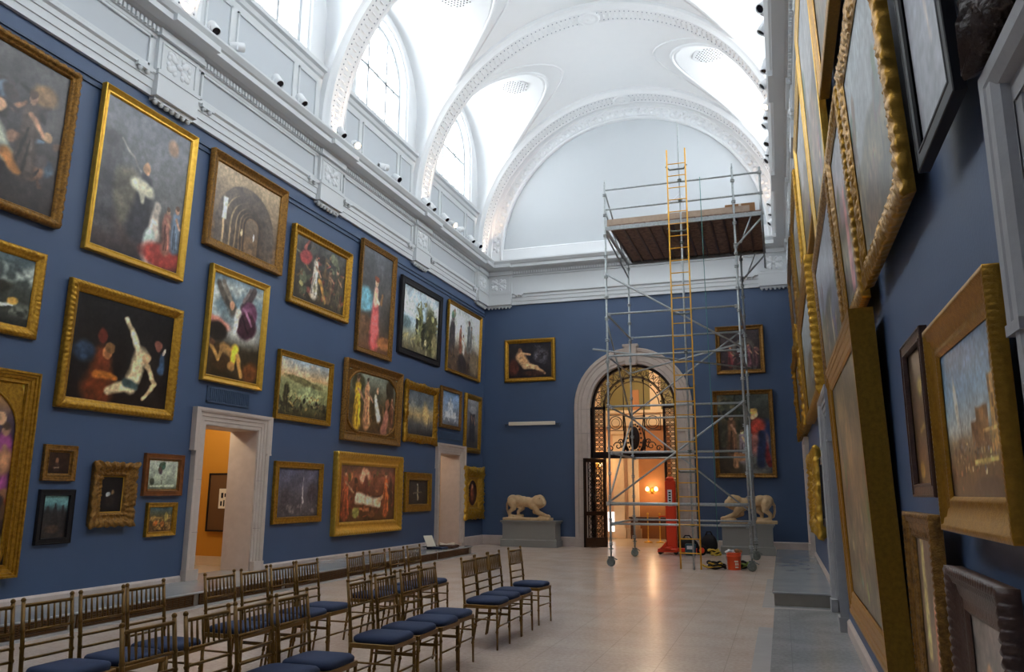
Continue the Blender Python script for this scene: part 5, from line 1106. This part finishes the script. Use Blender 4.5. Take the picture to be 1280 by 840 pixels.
# ================================================================== TRACK SPOTLIGHTS
def spot(loc, rz, tilt, label, group, lit=False):
    r = thing('track_spotlight', label, 'spotlight', loc, (0, 0, rz), group)
    R = Matrix.Rotation(tilt, 3, 'X')
    def T(b): b.v = [tuple(R @ Vector(p) + Vector((0, 0, .16))) for p in b.v]
    b = MB(); b.lathe([(0, .0), (.08, .0), (.085, .01), (.085, .26), (.08, .27), (.07, .27), (.07, .245)], (0, -.13, 0), 16, 'y'); T(b); b.build('housing', M_white, r)
    b = MB(); b.lathe([(0, .25), (.07, .25)], (0, -.13, 0), 16, 'y'); T(b); b.build('lens', M_lamp if lit else M_lens, r)
    b = MB(); b.tube([(0, 0, 0), (0, 0, .1)], .014, 8); b.box((-.05, -.03, 0), (.05, .03, .015)); b.box((-.1, -.014, .05), (.1, .014, .07)); b.box((-.1, -.014, .05), (-.088, .014, .17)); b.box((.088, -.014, .05), (.1, .014, .17)); b.build('bracket', M_white, r)
LS = [(9.83, -1.9, 48), (10.44, 2.4, 10), (11.66, -1.9, 50), (12.47, -1.7, 52), (14.01, -1.8, 50), (14.64, -2.2, 32), (15.96, 2.6, 5), (16.68, -1.9, 36), (18.41, -1.8, 48), (18.82, -1.8, 50), (19.72, -1.9, 46), (20.31, -2.0, 30), (20.8, 2.4, 10), (21.79, -1.9, 50), (22.4, -2.0, 36)]
for i, (y, a, t) in enumerate(LS):
    spot((XL + .43, y, 9.215), a + .0, -math.radians(t), 'white cylinder spotlight on the cornice above the chairs, %s from the near end' % ORD[i], 'cornice spotlights above the chairs', lit=i in (5, 11))
RSP = [(12.1, 2.3), (12.7, 1.6), (14.0, 1.9), (14.65, 1.8), (15.5, 2.3), (15.95, 2.0), (16.4, 1.7), (17.3, 2.2), (17.85, 1.5), (18.3, 2.0), (21.2, 1.8), (22.0, 1.9), (22.9, 2.0)]
for i, (y, a) in enumerate(RSP):
    spot((XR - .5, y, 9.215), a, -math.radians(40 + 15 * (i % 3)), 'white cylinder spotlight on the cornice facing the chairs, %s from the near end' % ORD[i], 'cornice spotlights facing the chairs', lit=i == 4)
# floodlights at the rib feet that warm the ribs
for k, yk in enumerate(RIBS[2:]):
    for s, xw in ((1, XL), (-1, XR)):
        r = thing('floodlight', 'small round floodlight at the foot of the %s vault rib, %s' % (ORD[k], 'chair side' if s > 0 else 'side facing the chairs'), 'floodlight', (xw + s * .15, yk - (.0 if k < 3 else .1), 9.245), group='rib floodlights')
        b = MB(); b.lathe([(0, .16), (.085, .15), (.1, .1), (.09, .03), (.05, .0), (0, 0)], (0, 0, .02), 14); b.build('housing', M_steeld, r)
        b = MB(); b.lathe([(0, .184), (.08, .172)], (0, 0, 0), 12); b.build('lens', M_bulb, r)
        Lg = bpy.data.lights.new('rib_uplight', 'SPOT'); Lg.energy = 260; Lg.color = (1, .68, .46); Lg.spot_size = 1.5; Lg.spot_blend = .8; Lg.shadow_soft_size = .06
        lo = bpy.data.objects.new('rib_uplight', Lg); C.objects.link(lo); lo.parent = r; lo.location = (0, 0, .23); lo.rotation_euler = (PI, 0, 0)
# perforated round vents in the window vaults
for yk, nm in ((BAYS[4], 'middle'), (BAYS[5], 'last')):
    for s in (-1, 1):
        if s > 0 and nm == 'middle': continue
        cx = XC + s * 2.95; r = thing('ceiling_vent', 'round perforated vent in the vault over the %s window %s' % (nm, 'on the chair side' if s < 0 else 'facing the chairs'), 'vent', (cx, yk, SZ + SR), world=True)
        b = MB(); b.lathe([(0, -.012), (.42, -.012), (.44, -.004)], (cx, yk, SZ + SR - .03), 24); b.build('plate', M_plaster, r)
        b = MB()
        for i in range(-4, 5):
            for j in range(-4, 5):
                if i * i + j * j < 19: b.lathe([(0, 0), (.022, 0)], (cx + i * .088 + (.044 if j % 2 else 0), yk + j * .085, SZ + SR - .045), 7)
        b.build('perforation', M_lens, r)
# ================================================================== BRONZE GATE IN THE ARCH
GY = YB + .22
gate = thing('bronze_gate', 'dark bronze arched gate with lattice panels, oval shield and two open leaves', 'gate', (AX, GY, 0), world=True)
def gpart(name, fn, m=M_bronze, parent=None):
    b = MB(); fn(b); return b.build(name, m, parent or gate)
def arcp(r, a0=0, a1=PI, n=24, cx=AX, cz=AZ): return [(cx - r * math.cos(a0 + (a1 - a0) * i / n), GY, cz + r * math.sin(a0 + (a1 - a0) * i / n)) for i in range(n + 1)]
def fr(b):
    A = [(x, GY - .06, z) for x, z in arch_pts(1.335)]; B_ = [(x, GY - .06, z) for x, z in arch_pts(1.25)]
    b.strip(A, B_); b.strip(B_, [(x, y + .12, z) for x, y, z in B_]); b.strip([(x, y + .12, z) for x, y, z in A], [(x, y + .12, z) for x, y, z in B_])
    b.box((AX - 1.3, GY - .07, 2.68), (AX + 1.3, GY + .07, 2.86)); b.box((AX - 1.3, GY - .09, 2.82), (AX + 1.3, GY + .09, 2.88))
    for s in (-1, 1): b.box((AX + s * .9, GY - .05, 0), (AX + s * .97, GY + .05, 4.3)); b.box((AX + s * 1.27 - .03, GY - .05, 0), (AX + s * 1.27 + .03, GY + .05, 4.3)); b.box((AX + s * .9, GY - .05, 4.2), (AX + s * 1.3, GY + .05, 4.3)); b.box((AX + s * .9, GY - .05, 0), (AX + s * 1.3, GY + .05, .25))
gpart('frame', fr)
def lattice(b, x0, x1, z0, z1, y=GY, T=lambda p: p, st=.15):
    nx = max(1, round((x1 - x0) / st)); nz = max(1, round((z1 - z0) / st)); dx = (x1 - x0) / nx; dz = (z1 - z0) / nz
    for i in range(nx):
        for j in range(nz):
            cx, cz = x0 + (i + .5) * dx, z0 + (j + .5) * dz
            for s in (-1, 1): b.tube([T((cx - dx / 2, y, cz - s * dz / 2)), T((cx + dx / 2, y, cz + s * dz / 2))], .011, 5, False)
            b.tube([T((cx + .32 * dx * math.cos(a), y, cz + .32 * dz * math.sin(a))) for a in [2 * PI * k / 10 for k in range(11)]], .01, 5, False)
    for i in range(nx + 1): b.tube([T((x0 + i * dx, y, z0)), T((x0 + i * dx, y, z1))], .01, 5, False)
for s in (-1, 1):
    x0, x1 = sorted((AX + s * .97, AX + s * 1.25))
    gpart('lattice_panel', lambda b: lattice(b, x0, x1, 2.9, 4.2)); gpart('lattice_panel', lambda b: lattice(b, x0, x1, .25, 2.68))
def fan(b):
    for r in (.92, .8): b.tube(arcp(r), .016, 6)
    for x in (-.32, .32): b.tube([(AX + x, GY, 2.86), (AX + x, GY, AZ + .84)], .015, 6); b.ball((AX + x, GY, AZ + .88), .05, 8, 6)
    b.tube([(AX - .92, GY, 4.28), (AX + .92, GY, 4.28)], .014, 6)
    for i in range(9):
        a = PI * (i + .5) / 9
        b.ball((AX - .86 * math.cos(a), GY, AZ + .86 * math.sin(a)), .03, 6, 4)
gpart('fanlight', fan)
def band(b):
    n = 15
    for i in range(n):
        a0, a1 = PI * i / n, PI * (i + 1) / n
        P = lambda a, r: (AX - r * math.cos(a), GY, AZ + r * math.sin(a))
        b.tube([P(a0, .97), P(a1, 1.25)], .012, 5, False); b.tube([P(a0, 1.25), P(a1, .97)], .012, 5, False); b.tube([P(a0, .97), P(a0, 1.25)], .01, 5, False)
        c = P((a0 + a1) / 2, 1.11); b.tube([(c[0] + .06 * math.cos(t), GY, c[2] + .06 * math.sin(t)) for t in [2 * PI * k / 10 for k in range(11)]], .01, 5, False)
    b.tube(arcp(.96), .02, 6)
gpart('arched_lattice', band)
def scrolls(b):
    for s in (-1, 1):
        cx, cz = AX + s * .58, 3.78
        b.tube([(cx + .2 * math.cos(t), GY, cz + .2 * math.sin(t)) for t in [2 * PI * k / 20 for k in range(21)]], .014, 6, False)
        b.tube([(cx + .13 * math.cos(t), GY, cz + .13 * math.sin(t)) for t in [2 * PI * k / 16 for k in range(17)]], .009, 6, False)
        for q in (-.24, .24): b.tube([(cx + q, GY, cz - .24), (cx + q, GY, cz + .24)], .012, 6); b.tube([(cx - .24, GY, cz + q), (cx + .24, GY, cz + q)], .012, 6)
        for k, (ox, oz, R0) in enumerate(((.3, 3.0, .11), (.52, 3.06, .14), (.75, 2.98, .1), (.42, 3.2, .08))):
            b.tube([(AX + s * (ox + R0 * (1 - t / 9) * math.cos(t)), GY, oz + R0 * (1 - t / 9) * math.sin(t)) for t in [i * .35 for i in range(22)]], .018, 6)
        b.tube([(AX + s * .2, GY, 2.9), (AX + s * .34, GY, 3.2), (AX + s * .26, GY, 3.55), (AX + s * .32, GY, 4.2)], [.05, .035, .02, .014], 8)
        b.ball((AX + s * .3, GY, 3.12), (.07, .05, .16), 8, 6)
    b.tube([(AX - .3, GY, 3.98), (AX + .3, GY, 3.98)], .012, 6)
gpart('scrollwork', scrolls)
def shield(b):
    b.ball((AX, GY - .01, 3.3), (.17, .04, .36), 20, 12)
    for i in range(18): a = 2 * PI * i / 18; b.ball((AX + .21 * math.cos(a), GY, 3.3 + .42 * math.sin(a)), .035, 7, 5)
gpart('oval_shield', shield)
for s, free in ((-1, (-5.72, 23.45)), (1, (-3.17, 23.42))):
    hx, hy = AX + s * .93, GY - .05; d = Vector((free[0] - hx, free[1] - hy, 0)); W = .95; d.normalize(); nrm = Vector((-d.y, d.x, 0))
    def T(p, hx=hx, hy=hy, d=d, nrm=nrm): return (hx + d.x * p[0] + nrm.x * p[1], hy + d.y * p[0] + nrm.y * p[1], p[2])
    def leaf(b):
        for a, c in (((0, -.03, .03), (.08, .03, 2.66)), ((W - .08, -.03, .03), (W, .03, 2.66)), ((0, -.03, 2.54), (W, .03, 2.66)), ((0, -.03, .03), (W, .03, .3)), ((0, -.03, .95), (W, .03, 1.07)), ((.17, -.015, .3), (.19, .015, 2.6)), ((W - .19, -.015, .3), (W - .17, .015, 2.6))):
            o = len(b.v); b.box(a, c); b.v[o:] = [T(p) for p in b.v[o:]]
    lf = gpart('gate_leaf', leaf)
    gpart('lattice_panel', lambda b: (lattice(b, .19, W - .19, .3, .95, 0, T, .26), lattice(b, .19, W - .19, 1.07, 2.54, 0, T, .26)), M_bronze, lf)

# ================================================================== HALL BEYOND THE ARCH
def sconce(loc, nrm, label, power):
    r = thing('wall_sconce', label, 'lamp', loc, (0, 0, 0)); n = Vector(nrm)
    b = MB(); b.ball((0, 0, 0), (.07, .05, .12), 10, 8)
    for s in (-1, 1): b.tube([(0, -.03, -.05), (s * .1, -.12, -.12), (s * .16, -.14, -.02)], .012, 7)
    b.build('bracket', M_gold, r)
    for s in (-1, 1):
        b = MB(); b.lathe([(.035, -.02), (.06, .0), (.068, .05), (.05, .11), (.02, .13)], (s * .16, -.14, 0), 12); b.build('lamp_shade', M_bulb, r)
    Lg = bpy.data.lights.new('sconce_light', 'POINT'); Lg.energy = power; Lg.color = (1, .66, .36); Lg.shadow_soft_size = .12
    lo = bpy.data.objects.new('sconce_light', Lg); C.objects.link(lo); lo.parent = r; lo.location = (0, -.38, .08)
    return r
sconce((-4.52, 29.48, 1.72), (0, -1, 0), 'glowing twin-shade lamp on the hall wall, seen low through the open gate', 16)
sconce((-6.57, 29.48, 2.62), (0, -1, 0), 'glowing twin-shade lamp on the hall wall, seen through the open gate leaf', 35)
sconce((-2.2, 29.38, 2.72), (0, -1, 0), 'twin-shade lamp on the hall wall, behind the lift side of the gate', 25)
cl = thing('added_hall_lamp', 'added globe lamp, out of view, lighting the hall beyond the gate', 'lamp', (-4.2, 26.6, 6.2))  # added lamp above the sight line, gives the hall its main warm light
b = MB(); b.lathe([(.04, -.22), (.2, -.1), (.22, .05), (.12, .2), (.04, .22)], (0, 0, 0), 16); b.build('globe', M_bulb, cl)
b = MB(); b.tube([(0, 0, .2), (0, 0, 1.0)], .012, 6); b.build('chain', M_gold, cl)
Lg = bpy.data.lights.new('hall_fill_light', 'POINT'); Lg.energy = 230; Lg.color = (1, .76, .52); Lg.shadow_soft_size = .25
lo = bpy.data.objects.new('hall_fill_light', Lg); C.objects.link(lo); lo.parent = cl; lo.location = (0, -.3, -.35)
tb = thing('console_table', 'dark wooden console table against the hall wall under the glowing lamp', 'table', (-4.6, 29.1, 0))
b = MB(); b.box((-.7, -.22, .72), (.7, .22, .78), .01); b.box((-.64, -.18, .58), (.64, .18, .72)); b.build('table_top', M_hallwood, tb)
for x in (-.62, .62):
    for y in (-.17, .17): b = MB(); b.tube([(x, y, 0), (x, y, .2), (x, y, .58)], [.02, .035, .028], 8); b.build('leg', M_hallwood, tb)
ws = thing('floor_sign', 'bright white upright sign board standing in the hall', 'sign', (-5.95, 28.9, 0))
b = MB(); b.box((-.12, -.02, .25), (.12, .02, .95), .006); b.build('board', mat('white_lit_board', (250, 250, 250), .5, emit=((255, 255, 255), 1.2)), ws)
b = MB(); b.tube([(0, 0, .02), (0, 0, .26)], .02, 8); b.lathe([(0, .03), (.12, .025), (.13, 0), (0, 0)], (0, 0, 0), 14); b.build('stand', M_steel, ws)
for x, nm in ((-4.35, 'first'), (-3.95, 'second')):
    st = thing('stanchion', 'thin brass barrier post in the hall, %s from the glowing lamp' % nm, 'barrier post', (x, 27.2, 0))
    b = MB(); b.lathe([(0, 0), (.14, 0), (.15, .02), (.04, .05), (.022, .06), (.022, .9), (.035, .92), (.03, .97), (0, .98)], (0, 0, 0), 14); b.build('post', M_goldb, st)
# orange gallery: framed print and its ceiling spot
pr = thing('framed_print', 'thin black-framed print with small cream image on the orange gallery wall', 'picture', (-10.4, 13.06, .84))
b = MB()
for a, c in (((-.34, -.03, 0), (.42, 0, .03)), ((-.34, -.03, 1.09), (.42, 0, 1.12)), ((-.34, -.03, 0), (-.31, 0, 1.12)), ((.39, -.03, 0), (.42, 0, 1.12))): b.box(a, c)
b.build('frame', M_black, pr)
b = MB(); b.box((-.31, -.012, .03), (.39, 0, 1.09)); b.build('mount', mat('brown_mount', (112, 76, 40), .7), pr)
b = MB(); b.box((-.08, -.016, .44), (.16, -.012, .82)); b.cur = 1
for i, (x0, z0, x1, z1) in enumerate(((-.04, .49, .0, .58), (.03, .48, .06, .6), (.1, .5, .13, .58), (-.03, .64, .02, .74), (.05, .66, .11, .73))): b.box((x0, -.018, z0), (x1, -.016, z1))
b.build('print_sheet', [M_paper, M_black], pr)
r = thing('ceiling_spotlight', 'small white spotlight under the orange gallery ceiling', 'spotlight', (-10.2, 12.1, 3.6))
b = MB(); b.tube([(0, 0, 0), (0, 0, -.1)], .012, 6); b.tube([(0, -.05, -.1), (0, .1, -.2)], .05, 12); b.build('housing', M_white, r)
Lg = bpy.data.lights.new('gallery_light', 'POINT'); Lg.energy = 42; Lg.color = (1, .84, .6); Lg.shadow_soft_size = .1
lo = bpy.data.objects.new('gallery_light', Lg); C.objects.link(lo); lo.parent = r; lo.location = (-.2, -.5, -.45)
r = thing('ceiling_spotlight', 'small white spotlight under the lobby ceiling past the platform end', 'spotlight', (-10.4, 21.4, 3.4))
b = MB(); b.tube([(0, 0, 0), (0, 0, -.1)], .012, 6); b.tube([(0, -.05, -.1), (0, .1, -.2)], .05, 12); b.build('housing', M_white, r)
Lg = bpy.data.lights.new('lobby_light', 'POINT'); Lg.energy = 20; Lg.color = (1, .78, .58); Lg.shadow_soft_size = .1
lo = bpy.data.objects.new('lobby_light', Lg); C.objects.link(lo); lo.parent = r; lo.location = (0, -.3, -.5)

# ================================================================== DAYLIGHT, EXPOSURE, CAMERA
w = bpy.data.worlds.new('overcast_sky'); sc.world = w; w.use_nodes = True
bg = w.node_tree.nodes['Background']; bg.inputs['Color'].default_value = (.95, .98, 1.0, 1); bg.inputs['Strength'].default_value = 12.0
sc.view_settings.view_transform = 'Standard'; sc.view_settings.look = 'None'; sc.view_settings.gamma = 1; sc.view_settings.exposure = 0.24
sc.view_settings.use_curve_mapping = False
sc.cycles.use_denoising = True; sc.cycles.max_bounces = 14; sc.cycles.diffuse_bounces = 7; sc.cycles.glossy_bounces = 4; sc.cycles.transparent_max_bounces = 12
sc.cycles.sample_clamp_indirect = 6
cam = bpy.data.cameras.new('camera'); cam.sensor_width = 36; cam.lens = 980 / 1280 * 36; cam.clip_start = .05
co = bpy.data.objects.new('camera', cam); C.objects.link(co); sc.camera = co
Rr_ = Vector((.94735880, .32011978, .00588392)); Dn = Vector((-.05718938, .18727016, -.98064227)); Fw = Vector((-.31502488, .92868359, .19571949))
M3 = Matrix((Rr_, -Dn, -Fw)).transposed()
co.matrix_world = Matrix.Translation((0, 0, 1.62)) @ M3.to_4x4()
